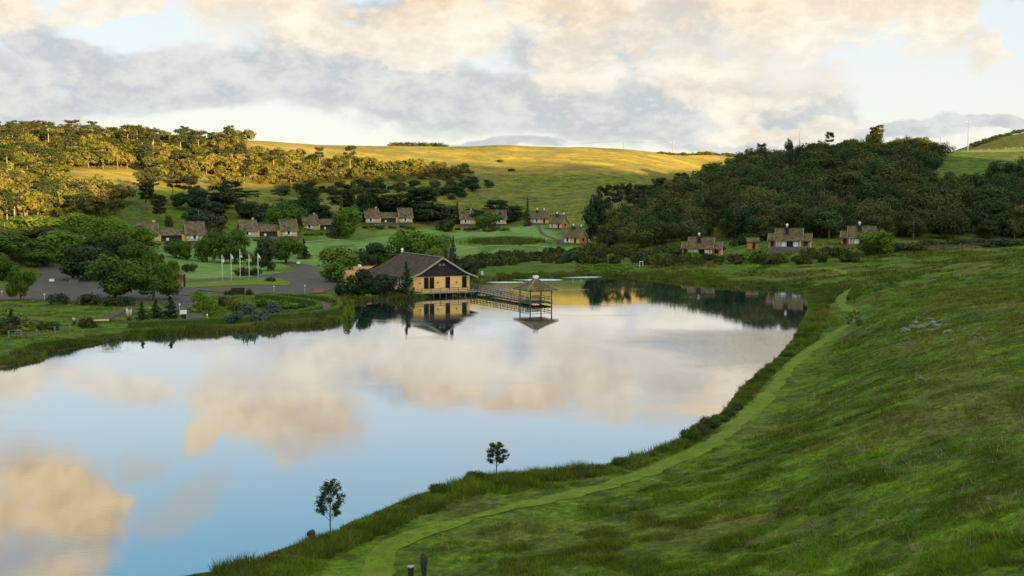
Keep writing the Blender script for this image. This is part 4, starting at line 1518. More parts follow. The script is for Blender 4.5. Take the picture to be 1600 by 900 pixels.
def sheet_poly(name, pts, mat, lift=0.08, step=1.5, label=None, cat=None, kind='structure', drop=0.25):
    """sheet with exact outline that hugs the terrain, with a skirt"""
    pts = [tuple(map(float, p)) for p in pts]
    dense = []
    for i, a in enumerate(pts):
        b = pts[(i + 1) % len(pts)]
        n = max(1, int(math.hypot(b[0] - a[0], b[1] - a[1]) / step))
        for k in range(n): dense.append((a[0] + (b[0] - a[0]) * k / n, a[1] + (b[1] - a[1]) * k / n))
    arr = np.array(dense)
    x0, y0 = arr.min(0); x1, y1 = arr.max(0)
    gx, gy = np.meshgrid(np.arange(x0, x1, step), np.arange(y0, y1, step))
    gx = gx.ravel(); gy = gy.ravel()
    ins = sdf_poly(gx, gy, arr) < -0.45 * step
    vs = [Vector(p) for p in dense] + [Vector((a, b)) for a, b in zip(gx[ins], gy[ins])]
    out = delaunay_2d_cdt(vs, [], [list(range(len(dense)))], 1, 1e-4)
    V2 = np.array([(v.x, v.y) for v in out[0]])
    z = height(V2[:, 0], V2[:, 1]) + lift
    V = [(a[0], a[1], c) for a, c in zip(V2, z)]
    F = [tuple(f) for f in out[2]]
    # outward skirt so the edge has thickness
    n = len(V)
    ring = [(p[0], p[1], H(p[0], p[1]) + lift) for p in dense]
    low = [(p[0], p[1], p[2] - drop) for p in ring]
    k = len(ring)
    V += ring + low
    for i in range(k):
        j = (i + 1) % k
        F.append((n + i, n + j, n + k + j, n + k + i))
    me = bpy.data.meshes.new(name); me.from_pydata(V, [], F); me.materials.append(mat); me.update()
    me.polygons.foreach_set('use_smooth', [False] * len(me.polygons))
    o = bpy.data.objects.new(name, me); COL.objects.link(o)
    return tag(o, label, cat, kind=kind)


def gp(pts): return [ground(*p)[:2] for p in pts]


ASPH = asphalt()
lot = gp([(-60, 456), (0, 452), (37, 447), (59, 441), (66, 428), (62, 417), (76, 410), (92, 415), (108, 431), (147, 442), (190, 448), (240, 455), (262, 459),
          (294, 464), (312, 476), (319, 500), (290, 500), (281, 484), (264, 472), (210, 475), (117, 471), (73, 469), (0, 469), (-60, 470)])
sheet_poly("road", lot, ASPH, 0.09, 1.6, 'dark asphalt parking lot and driveway at the left of the lake', 'road')
loop = gp([(264, 461), (270, 449), (281, 440.5), (330, 437.5), (380, 435), (416, 429), (460, 425), (467, 420), (440, 412), (452, 408), (494, 416), (498, 426), (530, 436),
           (527, 449), (500, 459), (440, 461), (372, 460), (311, 454), (296, 462)])
sheet_poly("road", loop, ASPH, 0.11, 1.6, 'asphalt turning loop round the flagpole lawn', 'road')
M_ISLAND = MOWN
island = gp([(277, 448), (283, 444), (316, 442), (380, 438.5), (416, 434.5), (438, 436), (452, 441), (455, 445), (448, 447.5), (400, 446), (330, 449), (290, 451.5)])
sheet_poly("lawn_island", island, M_ISLAND, 0.24, 1.2, 'yellow green lawn island inside the asphalt loop', 'lawn')
trk = spline(gp([(212, 476), (195, 483), (178, 491), (160, 500)]), 1.0)
M_SOIL = simple("bare_soil", (0.075, 0.050, 0.036), 0.95, 0.3, 1.0)
sheet_strip("path", trk, lambda i, p: (0.9, 0.9), M_SOIL, 0.08, 4, 'short dark soil path from the parking lot down to the lake', 'path')
M_CONC = simple("pale_concrete", (0.42, 0.43, 0.43), 0.8, 0.2, 2)
slab = gp([(289, 500), (318, 499), (320, 505), (287, 506)])
sheet_poly("concrete_ramp", slab, simple("wet_concrete", (0.40, 0.45, 0.50), 0.35, 0.2, 3), 0.12, 0.8, 'pale wet concrete ramp at the end of the driveway', 'ramp', kind=None)
red = gp([(498, 489), (512, 486), (521, 480), (514, 474), (500, 470), (503, 478)])
sheet_poly("gravel_path", red, simple("red_gravel", (0.11, 0.055, 0.05), 0.95, 0.3, 3), 0.08, 1.0, 'reddish gravel path between the two hedges', 'path')
# narrow footways across the lawns
for pl, lb in (([(700, 392), (760, 385), (830, 384), (880, 388)], 'pale line of the footpath across the far lawn'),
               ([(838, 352), (845, 362), (862, 372), (885, 380)], 'dark narrow path up to the gabled cottages'),
               ([(560, 372), (500, 376), (440, 384), (400, 392)], 'thin footpath on the lawn before the double cottages')):
    ln = spline(gp(pl), 2.0)
    sheet_strip("path", ln, lambda i, p: (0.7, 0.7), M_SOIL if 'dark' in lb else simple("sandy_path", (0.26, 0.24, 0.17), 0.95, 0.2, 2), 0.10, 3, lb, 'path')


# ------------------------------------------------------------------ hedges
def hedge(name, line, h, w_, label, seed, group):
    rng = np.random.default_rng(seed)
    # solid clipped body
    m = MB(); n = len(line)
    sec = []
    for i, p in enumerate(line):
        q0 = np.array(line[max(0, i - 1)]); q1 = np.array(line[min(n - 1, i + 1)])
        t = q1 - q0; t /= np.linalg.norm(t) + 1e-9
        nr = np.array([-t[1], t[0]]); z = H(*p)
        hh = h * (0.93 + 0.14 * rng.random())
        sec.append([(p[0] + nr[0] * s * w_ / 2 * k, p[1] + nr[1] * s * w_ / 2 * k, z + zz) for s, k, zz in ((-1, 1, -0.3), (-1, 0.95, hh * .8), (-1, .6, hh), (1, .6, hh), (1, .95, hh * .8), (1, 1, -0.3))])
    for i in range(n - 1):
        for k in range(5): m.poly([sec[i][k], sec[i + 1][k], sec[i + 1][k + 1], sec[i][k + 1]])
    m.poly(sec[0][::-1]); m.poly(sec[-1])
    root = m.build(name, M_HEDGECORE, None)
    tag(root, label, 'hedge', group)
    # leaves over it
    P_ = []
    for i in range(n - 1):
        L = np.linalg.norm(np.array(line[i + 1]) - np.array(line[i]))
        for k in range(int(L * 60)):
            f = rng.random(); a = rng.random() * 5; j = int(a); g = a - j
            A = np.array(sec[i][j]) * (1 - f) + np.array(sec[i + 1][j]) * f
            B = np.array(sec[i][j + 1]) * (1 - f) + np.array(sec[i + 1][j + 1]) * f
            P_.append(A * (1 - g) + B * g + rng.normal(size=3) * 0.06)
    P_ = np.array(P_); k = len(P_)
    nrm = rng.normal(size=(k, 3)) + np.array([0, 0, .5]); nrm /= np.linalg.norm(nrm, axis=1)[:, None]
    t = np.cross(nrm, rng.normal(size=(k, 3))); t /= np.linalg.norm(t, axis=1)[:, None]; b = np.cross(nrm, t)
    s = 0.22
    V = np.stack([P_ - t * s / 2, P_ + b * s / 3, P_ + t * s / 2, P_ - b * s / 3], 1).reshape(-1, 3)
    mesh_np('foliage', V, np.arange(len(V)).reshape(-1, 4), False, M_HEDGE, root)
    return root


M_HEDGE = leaf_mat("hedge_leaves", (0.075, 0.130, 0.012), (0.165, 0.250, 0.024), (0.13, 0.21, 0.02))
M_HEDGECORE = simple("hedge_core", (0.045, 0.075, 0.010), 0.95, 0.3, 3)
outer = spline(gp([(200, 512), (250, 510), (300, 508), (380, 503), (450, 498), (500, 494), (520, 490), (531, 483), (527, 476), (512, 471.5), (488, 469), (440, 466.5), (410, 466)]), 0.9)
inner = spline(gp([(330, 503.5), (380, 500), (428, 496.5), (477, 490.5), (495, 486), (500, 481), (490, 477), (462, 472.5), (428, 468.5), (400, 467.5)]), 0.9)
hedge('hedge', outer, 1.0, 1.0, 'long clipped outer hedge that rounds the garden point at the lake', 1, 'clipped hedges of the lakeside garden')
hedge('hedge', inner, 0.95, 0.9, 'clipped inner hedge that rounds the planted garden bed', 2, 'clipped hedges of the lakeside garden')

# ------------------------------------------------------------------ single trees and bushes of the grounds
GT = 'garden trees round the lawns'
for row in [
    ('garden', -30, 362, 66, 428, 292, 'wide dark green tree at the left edge behind the parking lot'),
    ('bright', 58, 357, 130, 418, 300, 'light olive green round tree beside the road that climbs left'),
    ('darkbroad', 100, 378, 166, 446, 268, 'dark dense tree in front of the light olive one'),
    ('garden', 138, 390, 222, 466, None, 'big green tree over the parking lot, left of the front pair'),
    ('garden', 202, 402, 278, 468, None, 'big green tree over the parking lot, right of the front pair'),
    ('garden', 12, 409, 52, 469, None, 'young tree with bare thin trunk at the edge of the parking lot'),
    ('garden', -14, 398, 30, 440, 262, 'small green tree cut by the left edge of the view'),
    ('bright', 10, 334, 98, 395, 345, 'sunlit yellow green tree at the foot of the left hill, leftmost of the row'),
    ('bright', 92, 330, 150, 388, 352, 'sunlit yellow green tree second in the row at the foot of the left hill'),
    ('bright', 136, 338, 196, 400, 335, 'sunlit yellow green tree third in the row at the foot of the left hill'),
    ('bright', 183, 350, 240, 404, 345, 'green and yellow tree beside the left double cottage'),
    ('darkbroad', 28, 352, 92, 400, 318, 'dark round tree under the sunlit row at the far left'),
    ('darkbroad', 204, 378, 238, 412, 318, 'dark upright tree left of the round lawn trees'),
    ('garden', 300, 355, 347, 409, None, 'round green tree right of the left double cottage'),
    ('garden', 343, 352, 392, 411, None, 'dark green tree behind the flagpoles, right of the round one'),
    ('darkbroad', 397, 369, 441, 423, None, 'dark green tree in front of the second double cottage'),
    ('garden', 420, 366, 474, 411, None, 'bright domed tree in front of the second double cottage'),
    ('cone', 464, 373, 485, 404, None, 'dark bronze conifer beside the domed tree'),
    ('bright', 488, 383, 562, 440, None, 'fresh green tree at the right end of the asphalt loop'),
    ('darkbroad', 550, 377, 606, 424, 300, 'dark tree between the fresh green one and the shingle roof'),
    ('garden', 602, 353, 708, 414, 300, 'largest bright crown, rising behind the shingle roof'),
    ('bright', 662, 384, 702, 414, 285, 'small light green tree behind the ridge of the shingle roof'),
    ('cone', 699, 367, 717, 404, 320, 'narrow dark conifer leaning right of the large crown'),
    ('garden', 416, 311, 480, 368, 490, 'big green tree behind the second double cottage'),
    ('bright', 526, 318, 563, 366, 510, 'light green tree at the right of the third double cottage'),
    ('garden', 744, 329, 783, 366, 540, 'fresh round tree that hides the middle of a double cottage'),
    ('cone', 817, 307, 831, 348, 545, 'tall pointed cypress by the farthest gabled cottage'),
    ('cone', 706, 314, 723, 354, 565, 'pointed cypress at the left of the far double cottage'),
    ('garden', 258, 373, 293, 403, None, 'small leafy tree with bare trunk in front of the left double cottage'),
    ('bright', 278, 380, 304, 405, None, 'small lime green tree on the left lawn'),
    ('bright', 260, 405, 284, 427, None, 'little olive lawn tree near the brown board'),
    ('darkbroad', 284, 411, 297, 425, None, 'tiny dark tree on the left lawn'),
    ('garden', 296, 409, 308, 425, None, 'tiny round tree on the left lawn beside the tiny dark one'),
    ('bright', 1341, 356, 1394, 399, None, 'round bright green bush-like tree in front of the right cottage'),
    ('cone', 620, 407, 650, 459, 230.5, 'dark spruce in front of the long shingle roof'),
    ('darkbroad', 536, 418, 584, 466, None, 'dark layered conifer at the water left of the lakeside building'),
    ('darkbroad', 574, 424, 618, 466, None, 'dark spreading conifer beside the lakeside building'),
    ('cone', 512, 338, 539, 380, 505, 'dark conifer that hides the right wing of the third double cottage'),
    ('darkbroad', 712, 404, 748, 436, None, 'dark bush-like tree behind the landing of the boardwalk'),
    ('darkbroad', 903, 303, 948, 374, 430, 'tall dark tree at the left tip of the forest, by the gabled cottages'),
    ('garden', 905, 0, 0, 0, None, 'x'),
    ('bright', 612, 358, 672, 412, 312, 'left half of the large bright crown group behind the shingle roof'),
    ('bright', 650, 362, 700, 412, 292, 'right half of the large bright crown group behind the shingle roof'),
    ('garden', -20, 345, 34, 400, 300, 'dense green tree at the far left edge under the sunlit row'),
    ('garden', 40, 388, 84, 424, 288, 'low dense tree left of where the road climbs'),
    ('garden', 118, 362, 160, 412, 322, 'green tree filling the gap behind the light olive one'),
    ('darkbroad', 150, 368, 200, 420, 305, 'shaded tree behind the big front pair, left'),
    ('garden', 190, 372, 236, 425, 292, 'shaded tree behind the big front pair, right'),
    ('garden', 222, 388, 250, 428, 285, 'narrow green tree at the right end of the big front group'),
    ('bright', 50, 340, 88, 380, 372, 'sunlit tree squeezed between the first two of the yellow green row'),
    ('garden', 160, 352, 205, 398, 318, 'round green tree below the third sunlit tree'),
    ('garden', 84, 350, 122, 392, 335, 'middle green tree below the sunlit row'),
    ('darkbroad', 232, 392, 256, 424, 300, 'small dark tree beside the left lawn'),
    ('garden', -40, 384, 6, 436, 275, 'dense tree cut by the left edge above the parking lot'),
    ('garden', 345, 376, 375, 412, None, 'low dark tree in front of the one behind the flagpoles'),
    ('garden', 384, 392, 404, 416, None, 'small shaded tree left of the dark green one'),
    ('darkbroad', 562, 392, 596, 424, 285, 'low dark tree behind the annex'),
]:
    kd, a, b_, c_, d_, D_, lb = row
    if lb == 'x': continue
    plant_px(kd, a, b_, c_, d_, lb, D_, group=None)

# dark trees behind the double cottages
rs_ = random.Random(11)
GDB = 'dark trees behind the double cottages'
for i, (px, yt, D_, wpx, kd) in enumerate([
        (352, 300, 520, 46, 'darkbroad'), (385, 296, 540, 40, 'pine'), (398, 312, 505, 44, 'darkbroad'), (335, 318, 500, 40, 'darkbroad'), (318, 328, 490, 30, 'darkbroad'),
        (480, 300, 560, 36, 'darkbroad'), (487, 290, 570, 30, 'pine'), (500, 318, 545, 42, 'darkbroad'), (535, 293, 590, 38, 'pine'), (552, 302, 575, 44, 'darkbroad'),
        (575, 298, 590, 40, 'darkbroad'), (590, 292, 600, 44, 'pine'), (610, 305, 590, 46, 'darkbroad'), (628, 300, 600, 40, 'pine'), (640, 312, 590, 40, 'darkbroad'),
        (660, 290, 600, 42, 'youngpine'), (668, 318, 575, 50, 'darkbroad'), (690, 330, 565, 44, 'darkbroad'), (560, 330, 560, 40, 'darkbroad'), (490, 340, 520, 36, 'darkbroad'),
        (735, 338, 585, 40, 'darkbroad'), (775, 312, 600, 36, 'pine'), (800, 325, 570, 40, 'darkbroad'), (650, 335, 560, 44, 'darkbroad'), (700, 345, 545, 34, 'shrub'),
        (455, 320, 540, 40, 'darkbroad'), (440, 300, 580, 30, 'pine'), (468, 330, 520, 34, 'darkbroad'), (790, 340, 560, 30, 'darkbroad'), (1000, 320, 480, 40, 'darkbroad')]):
    if 460 < px < 820 and kd != 'shrub':
        D_ = ground(px, (344 if 540 < px < 662 else 348 if px > 662 else 351) - (i * 7 % 5))[1]
    x, y, z = at(px, D_)
    ztop = CAMH + ray(px, yt)[2] / ray(px, yt)[1] * y
    lm = ('left of the second double cottage' if px < 400 else 'behind the second double cottage' if px < 475 else 'behind the third double cottage' if px < 560
          else 'behind the double cottage with the white window' if px < 645 else 'between the two farthest double cottages' if px < 730 else 'by the farthest double cottage')
    form = {'pine': 'flat topped dark pine', 'youngpine': 'tall dark pine with stacked tufts', 'darkbroad': 'dark round tree', 'shrub': 'dark bush'}[kd]
    size = 'tall ' if ztop - z > 13 else 'low ' if ztop - z < 8 else ''
    plant(kd, x, y, z, max(ztop - z, wpx / FPX * y * 0.62), wpx / FPX * y, 'pine_tree' if 'pine' in kd else 'hill_tree', size + form + ' ' + lm, 'tree', GDB)

# trees and pines in the open on the shaded left slope
GSL = 'scattered trees on the shaded left slope'
for i, (px, yt, D_, wpx, kd, lb) in enumerate([
        (228, 268, 520, 34, 'pine', 'broad dark pine at the upper edge of the shaded slope'),
        (240, 262, 545, 30, 'pine', 'second dark pine at the upper edge of the shaded slope'),
        (230, 279, 500, 22, 'youngpine', 'pine with a half sunlit crown on the left slope'),
        (248, 301, 470, 22, 'youngpine', 'single pine with a long pale trunk above the left cottage'),
        (270, 270, 525, 26, 'pine', 'pine with slender trunk in the grove on the slope'),
        (296, 272, 520, 30, 'pine', 'tallest pale trunk of the grove on the slope'),
        (283, 298, 510, 28, 'darkbroad', 'dark tree inside the grove on the slope'),
        (312, 290, 510, 36, 'darkbroad', 'dark tree at the right of the grove on the slope'),
        (345, 288, 520, 40, 'pine', 'dark pine right of the grove'),
        (362, 280, 540, 36, 'pine', 'dark pine near the shadow line'),
        (265, 333, 450, 16, 'shrub', 'low dark bush on the shaded slope'),
        (310, 325, 470, 46, 'darkbroad', 'wide dark tree right above the left double cottage'),
        (330, 330, 455, 44, 'darkbroad', 'wide dark tree at the right above the left double cottage'),
        (376, 310, 500, 16, 'darkbroad', 'small dark tree on the grass slope'),
        (500, 228, 700, 14, 'pine', 'lone umbrella pine on the golden skyline'),
        (547, 226, 690, 20, 'pine', 'tall umbrella pine in front of the golden skyline'),
        (428, 231, 680, 20, 'pine', 'umbrella pine left of the lone skyline pine'),
        (378, 222, 690, 14, 'pine', 'small umbrella pine where the wood ends on the skyline'),
        (482, 286, 600, 18, 'pine', 'small pine under the sunlit belt'), (466, 286, 600, 16, 'pine', 'small pine left under the sunlit belt'),
        (776, 311, 590, 30, 'pine', 'flat dark pine above the far double cottage'),
        (780, 248, 700, 12, 'shrub', 'lone bush on the golden pasture'),
        (800, 262, 660, 14, 'shrub', 'small bush at the shadow line of the pasture')]):
    if kd == 'shrub' and px > 700:
        D_ = ground(px, yt + 5)[1]
    x, y, z = at(px, D_)
    ztop = CAMH + ray(px, yt)[2] / ray(px, yt)[1] * y
    plant(kd, x, y, z, max(ztop - z, 1.5) if px < 700 or kd != 'shrub' else 1.8, wpx / FPX * y, 'pine_tree' if 'pine' in kd else 'slope_tree', lb, 'tree' if kd != 'shrub' else 'bush', GSL)

# bushes of the left foreground and of the garden point
for row in [
    ('darkshrub', 76, 456, 107, 475, 'round black green bush on the grass by the parking lot, left of two'),
    ('darkshrub', 125, 455, 157, 476, 'round black green bush on the grass by the parking lot, right of two'),
    ('darkshrub', 158, 461, 186, 478, 'dark bush under the big front trees, left'),
    ('darkshrub', 186, 461, 213, 478, 'dark bush under the big front trees, right'),
    ('cone', 211, 470, 233, 503, 'dark conifer shrub beside the pampas grass'),
    ('cone', 231, 467, 256, 497, 'middle one of three conifer shrubs by the driveway'),
    ('cone', 252, 462, 282, 499, 'tallest of three conifer shrubs by the driveway'),
    ('silver', 352, 482, 378, 504, 'silvery bush in the garden bed, leftmost'),
    ('silver', 378, 468, 404, 500, 'silvery bush in the garden bed, tallest'),
    ('silver', 398, 482, 424, 503, 'silvery bush in the garden bed, low in the middle'),
    ('silver', 414, 468, 440, 497, 'silvery bush in the garden bed, right'),
    ('brightshrub', 304, 462, 334, 482, 'bright green bush at the back of the garden bed beside the driveway'),
    ('brightshrub', 326, 478, 352, 500, 'bright green bush at the front of the garden bed'),
    ('brightshrub', 300, 456, 322, 470, 'small leafy bush at the corner of the driveway'),
    ('brightshrub', 318, 468, 346, 490, 'leafy bright bush in the middle left of the garden bed'),
    ('brightshrub', 400, 464, 426, 480, 'bright bush at the back of the garden bed, middle'),
    ('brightshrub', 430, 466, 456, 482, 'bright bush at the back of the garden bed, right'),
    ('brightshrub', 350, 462, 380, 482, 'bright bush at the back of the garden bed, left'),
    ('shrub', 432, 480, 458, 494, 'green bush at the right front of the garden bed'),
    ('brightshrub', 296, 470, 320, 488, 'bright bush hanging over the driveway'),
    ('shrub', 340, 460, 366, 478, 'leafy bush behind the silvery bushes'),
    ('shrub', 362, 470, 384, 490, 'green bush between the silvery bushes'),
    ('darkshrub', 450, 472, 484, 488, 'dark low bush at the right end of the garden bed'),
    ('brightshrub', 536, 474, 550, 500, 'yellow green bush at the tip of the garden point'),
    ('shrub', 490, 488, 516, 502, 'big leaved plant outside the clipped hedge'),
    ('darkshrub', 350, 452, 366, 461, 'small dark bush beside the dark noticeboard'),
    ('darkshrub', 384, 449, 396, 461, 'thin dark bush right of the dark noticeboard'),
    ('shrub', 366, 416, 410, 430, 'low dark shrub band behind the flagpoles'),
    ('darkshrub', 414, 431, 432, 441, 'small dark juniper on the lawn island'),
    ('darkshrub', 522, 440, 545, 462, 'dark bush beside the bench at the end of the asphalt'),
    ('darkshrub', 540, 448, 566, 466, 'dark bush at the shore left of the layered conifers'),
    ('shrub', 590, 440, 618, 464, 'green bush by the left wall of the lakeside building'),
    ('shrub', 740, 390, 768, 412, 'reddish brown bush on the lawn behind the building'),
    ('shrub', 124, 492, 150, 512, 'brownish scrub bush on the left shore'),
    ('shrub', 60, 500, 92, 516, 'scrub bush beside the left shore fence'),
    ('brightshrub', 30, 500, 62, 516, 'green bush behind the left shore fence'),
    ('shrub', 0, 504, 30, 522, 'green bush at the left edge of the shore'),
]:
    kd, a, b_, c_, d_, lb = row
    plant_px(kd, a, b_, c_, d_, lb, None, 'bush' if kd != 'cone' else 'conifer_shrub', 'bush', None)
# spiky dark shrub at the far left
plant_px('cone', 6, 481, 30, 514, 'pointed middle of the spiky black shrub at the far left', None, 'conifer_shrub', 'bush')
plant_px('darkshrub', -8, 492, 40, 515, 'spiky black shrub at the far left of the shore', None, 'bush', 'bush')
# ------------------------------------------------------------------ woods
def proj(x, y, z):
    dx, dy, dz = x, y, z - CAMH
    dep = dy * CP - dz * SP
    up = dy * SP + dz * CP
    return 800 + FPX * dx / dep, 450 - FPX * up / dep


def scatter(poly_px, xr, yr, step, seed, jit=0.42):
    rng = np.random.default_rng(seed)
    gx, gy = np.meshgrid(np.arange(*xr, step), np.arange(*yr, step * 1.0))
    gx = gx.ravel() + rng.uniform(-jit, jit, gx.size) * step
    gy = gy.ravel() + rng.uniform(-jit, jit, gy.size) * step
    z = height(gx, gy)
    px, py = proj(gx, gy, z)
    ins = sdf_poly(px, py, np.array(poly_px, float)) < 0
    return gx[ins], gy[ins], z[ins], px[ins], py[ins]


def mass_mat(name, base):
    """same foliage colours, but tint changes from crown to crown by place"""
    m = base.copy(); m.name = name
    nt = m.node_tree
    oi = [n for n in nt.nodes if n.type == 'OBJECT_INFO'][0]
    geo = nt.nodes.new('ShaderNodeNewGeometry')
    vo = nt.nodes.new('ShaderNodeTexVoronoi'); vo.inputs['Scale'].default_value = 0.14
    nt.links.new(geo.outputs['Position'], vo.inputs['Vector'])
    sp = nt.nodes.new('ShaderNodeSeparateColor'); nt.links.new(vo.outputs['Color'], sp.inputs[0])
    for l in list(nt.links):
        if l.from_node == oi: nt.links.new(sp.outputs[0], l.to_socket)
    return m


def crown_arrays(kind):
    out = []
    for _t, me in PROTO[kind]:
        co = np.empty(len(me.vertices) * 3, np.float32); me.vertices.foreach_get('co', co)
        out.append(co.reshape(-1, 4, 3))
    return out


def mass(name, kinds, pts, mat, label, cat, keep=0.6, seed=0):
    """everything past the individual trees, as one object"""
    rng = np.random.default_rng(seed)
    src = {k: crown_arrays(k) for k in set(kinds)}
    Vs = []
    for (x, y, z, h, wd), k in zip(pts, kinds):
        i = rng.integers(len(src[k])); q = src[k][i]
        q = q[rng.random(len(q)) < keep]
        rad, top = _RAD[k][i]
        sz = h / top; sx = wd / 2 / rad
        a = rng.random() * 6.283; c, s = math.cos(a), math.sin(a)
        v = q.reshape(-1, 3)
        vx = (v[:, 0] * c - v[:, 1] * s) * sx + x; vy = (v[:, 0] * s + v[:, 1] * c) * sx + y; vz = v[:, 2] * sz + z - 0.1
        Vs.append(np.stack([vx, vy, vz], 1))
    V = np.vstack(Vs)
    o = mesh_np(name, V, np.arange(len(V)).reshape(-1, 4), False, mat)
    return tag(o, label, cat, kind='stuff')


# ---- right hill
RF = [(942, 390), (946, 350), (985, 338), (1000, 330), (1060, 308), (1100, 288), (1190, 258), (1300, 240), (1400, 233), (1445, 236), (1492, 246), (1462, 268),
      (1450, 290), (1468, 314), (1530, 308), (1568, 292), (1610, 280), (1720, 272), (1760, 384), (1600, 381), (1480, 378), (1400, 377), (1290, 380), (1180, 378), (1080, 386), (960, 390)]
x, y, z, px, py = scatter(RF, (10, 360), (350, 690), 7.8, 3)
rng = np.random.default_rng(77)
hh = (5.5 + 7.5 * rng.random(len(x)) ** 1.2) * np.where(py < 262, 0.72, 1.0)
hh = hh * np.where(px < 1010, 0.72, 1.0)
ww = np.clip(hh * rng.uniform(0.85, 1.3, len(x)), 6.0, 12.5)
infr = (px > -10) & (px < 1610)
size = ww / y * infr
order = np.argsort(-size)
ind = set(order[:260].tolist())


crest = (py < 243) & (px > 1285) & (px < 1450) & (rng.random(len(px)) < 0.7)  # these get a paler leaf colour so the crest reads as sunlit
ind |= set(np.where(crest)[0][:60].tolist())


def zone_right(px, py):
    if py < 258:
        c = 'on the crest of the forest hill'
    elif py < 300:
        c = 'high on the forest hill'
    elif py < 345:
        c = 'midway up the forest hill'
    else:
        c = 'low on the forest hill'
    if px < 1010: l = 'above the gabled cottages'
    elif px < 1135: l = 'above the lake corner cottage'
    elif px < 1205: l = 'above the timber hut'
    elif px < 1285: l = 'above the middle cottage'
    elif px < 1400: l = 'above the right cottage'
    elif px < 1500: l = 'beside the shaded grass slope'
    else: l = 'near the right edge'
    return c, l


for i in ind:
    c, l = zone_right(px[i], py[i])
    sz_ = 'small' if hh[i] < 7.0 else 'tall' if hh[i] > 10.5 else 'slim' if ww[i] < 7.6 else 'broad' if ww[i] > 10.2 else 'round'
    wd_ = 'wide' if ww[i] > 10.4 else 'narrow' if ww[i] < 7.8 else 'round'
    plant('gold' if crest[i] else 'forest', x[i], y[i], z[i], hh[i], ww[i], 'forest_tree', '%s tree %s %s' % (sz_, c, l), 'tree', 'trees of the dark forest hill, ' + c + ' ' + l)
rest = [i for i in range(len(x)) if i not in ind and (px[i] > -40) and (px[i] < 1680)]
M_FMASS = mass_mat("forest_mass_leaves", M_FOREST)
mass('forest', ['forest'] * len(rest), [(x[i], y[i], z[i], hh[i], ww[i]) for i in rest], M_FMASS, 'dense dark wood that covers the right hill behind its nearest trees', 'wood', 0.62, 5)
print('right forest', len(x), 'rest', len(rest))

# ---- left hill, low sun on it
LF = [(-80, 212), (200, 216), (300, 221), (385, 226), (430, 247), (520, 252), (640, 262), (745, 273), (720, 282), (600, 284), (500, 288), (430, 290), (380, 291), (350, 293),
      (300, 292), (240, 288), (228, 264), (110, 264), (98, 285), (105, 303), (185, 312), (196, 330), (160, 342), (100, 345), (-80, 352)]
holes = [[(18, 306), (60, 304), (80, 318), (70, 332), (20, 330)], [(300, 276), (345, 278), (348, 288), (305, 288)]]
x, y, z, px, py = scatter(LF, (-420, 20), (345, 760), 6.1, 9)
okm = np.ones(len(x), bool)
for h_ in holes: okm &= sdf_poly(px, py, np.array(h_, float)) > 0
thin = (fbm(x / 22, y / 22, 3, 61) < 0.68) | (py > 300)
belt = (px > 400)
okm &= thin
x, y, z, px, py = x[okm], y[okm], z[okm], px[okm], py[okm]
hh = (3.8 + 7.5 * rng.random(len(x)) ** 1.5) * np.where(px > 400, 0.72, 1.0) * np.where(py < 225, 0.85, 1)
ww = np.clip(hh * rng.uniform(0.9, 1.5, len(x)), 4.5, 12.0)
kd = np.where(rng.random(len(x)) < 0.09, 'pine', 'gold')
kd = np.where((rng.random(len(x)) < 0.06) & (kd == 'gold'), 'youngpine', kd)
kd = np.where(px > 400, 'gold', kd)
tallp = rng.uniform(7.5, 12.5, len(x))
hh = np.where(kd != 'gold', tallp, hh)
ww = np.where(kd == 'pine', tallp * 0.72, np.where(kd == 'youngpine', tallp * 0.5, ww))
size = ww / y * ((px > -10) & (px < 1610)) * np.where(kd != 'gold', 3, 1)
order = np.argsort(-size)
ind = set(order[:280].tolist())


def zone_left(px, py):
    if px > 400:
        return 'in the sunlit scrub belt', 'left of the tall pine' if px < 545 else 'right of the tall pine' if px < 650 else 'at its thin right end'
    if py < 232: c = 'on the sunlit hill crest'
    elif py < 262: c = 'high on the sunlit hill'
    elif py < 305: c = 'midway up the sunlit hill'
    else: c = 'at the sunlit hill foot'
    l = 'at the left edge' if px < 70 else 'above the clearing' if 100 < px < 225 and py < 266 else 'left of the clearing' if px < 110 else 'below the clearing' if px < 225 else 'right of the clearing' if px < 310 else 'where trees thin out'
    return c, l


for i in ind:
    c, l = zone_left(px[i], py[i])
    k = kd[i]
    form = {'pine': 'umbrella pine', 'youngpine': 'slender tufted pine', 'gold': 'leafy tree'}[k]
    sz_ = 'small' if hh[i] < 6.0 else 'tall' if hh[i] > 9.0 else 'middling'
    lab = '%s %s %s, %s' % (sz_, form, c, l)
    plant(str(k), x[i], y[i], z[i], hh[i], ww[i], {'pine': 'pine_tree', 'youngpine': 'pine_tree', 'gold': 'hillside_tree'}[k], lab, 'tree', form + 's ' + c + ', ' + l)
rest = [i for i in range(len(x)) if i not in ind and px[i] > -60]
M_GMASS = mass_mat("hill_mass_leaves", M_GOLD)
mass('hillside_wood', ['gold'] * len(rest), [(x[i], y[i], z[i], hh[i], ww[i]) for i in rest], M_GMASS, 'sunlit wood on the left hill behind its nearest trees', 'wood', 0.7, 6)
print('left forest', len(x), 'rest', len(rest))

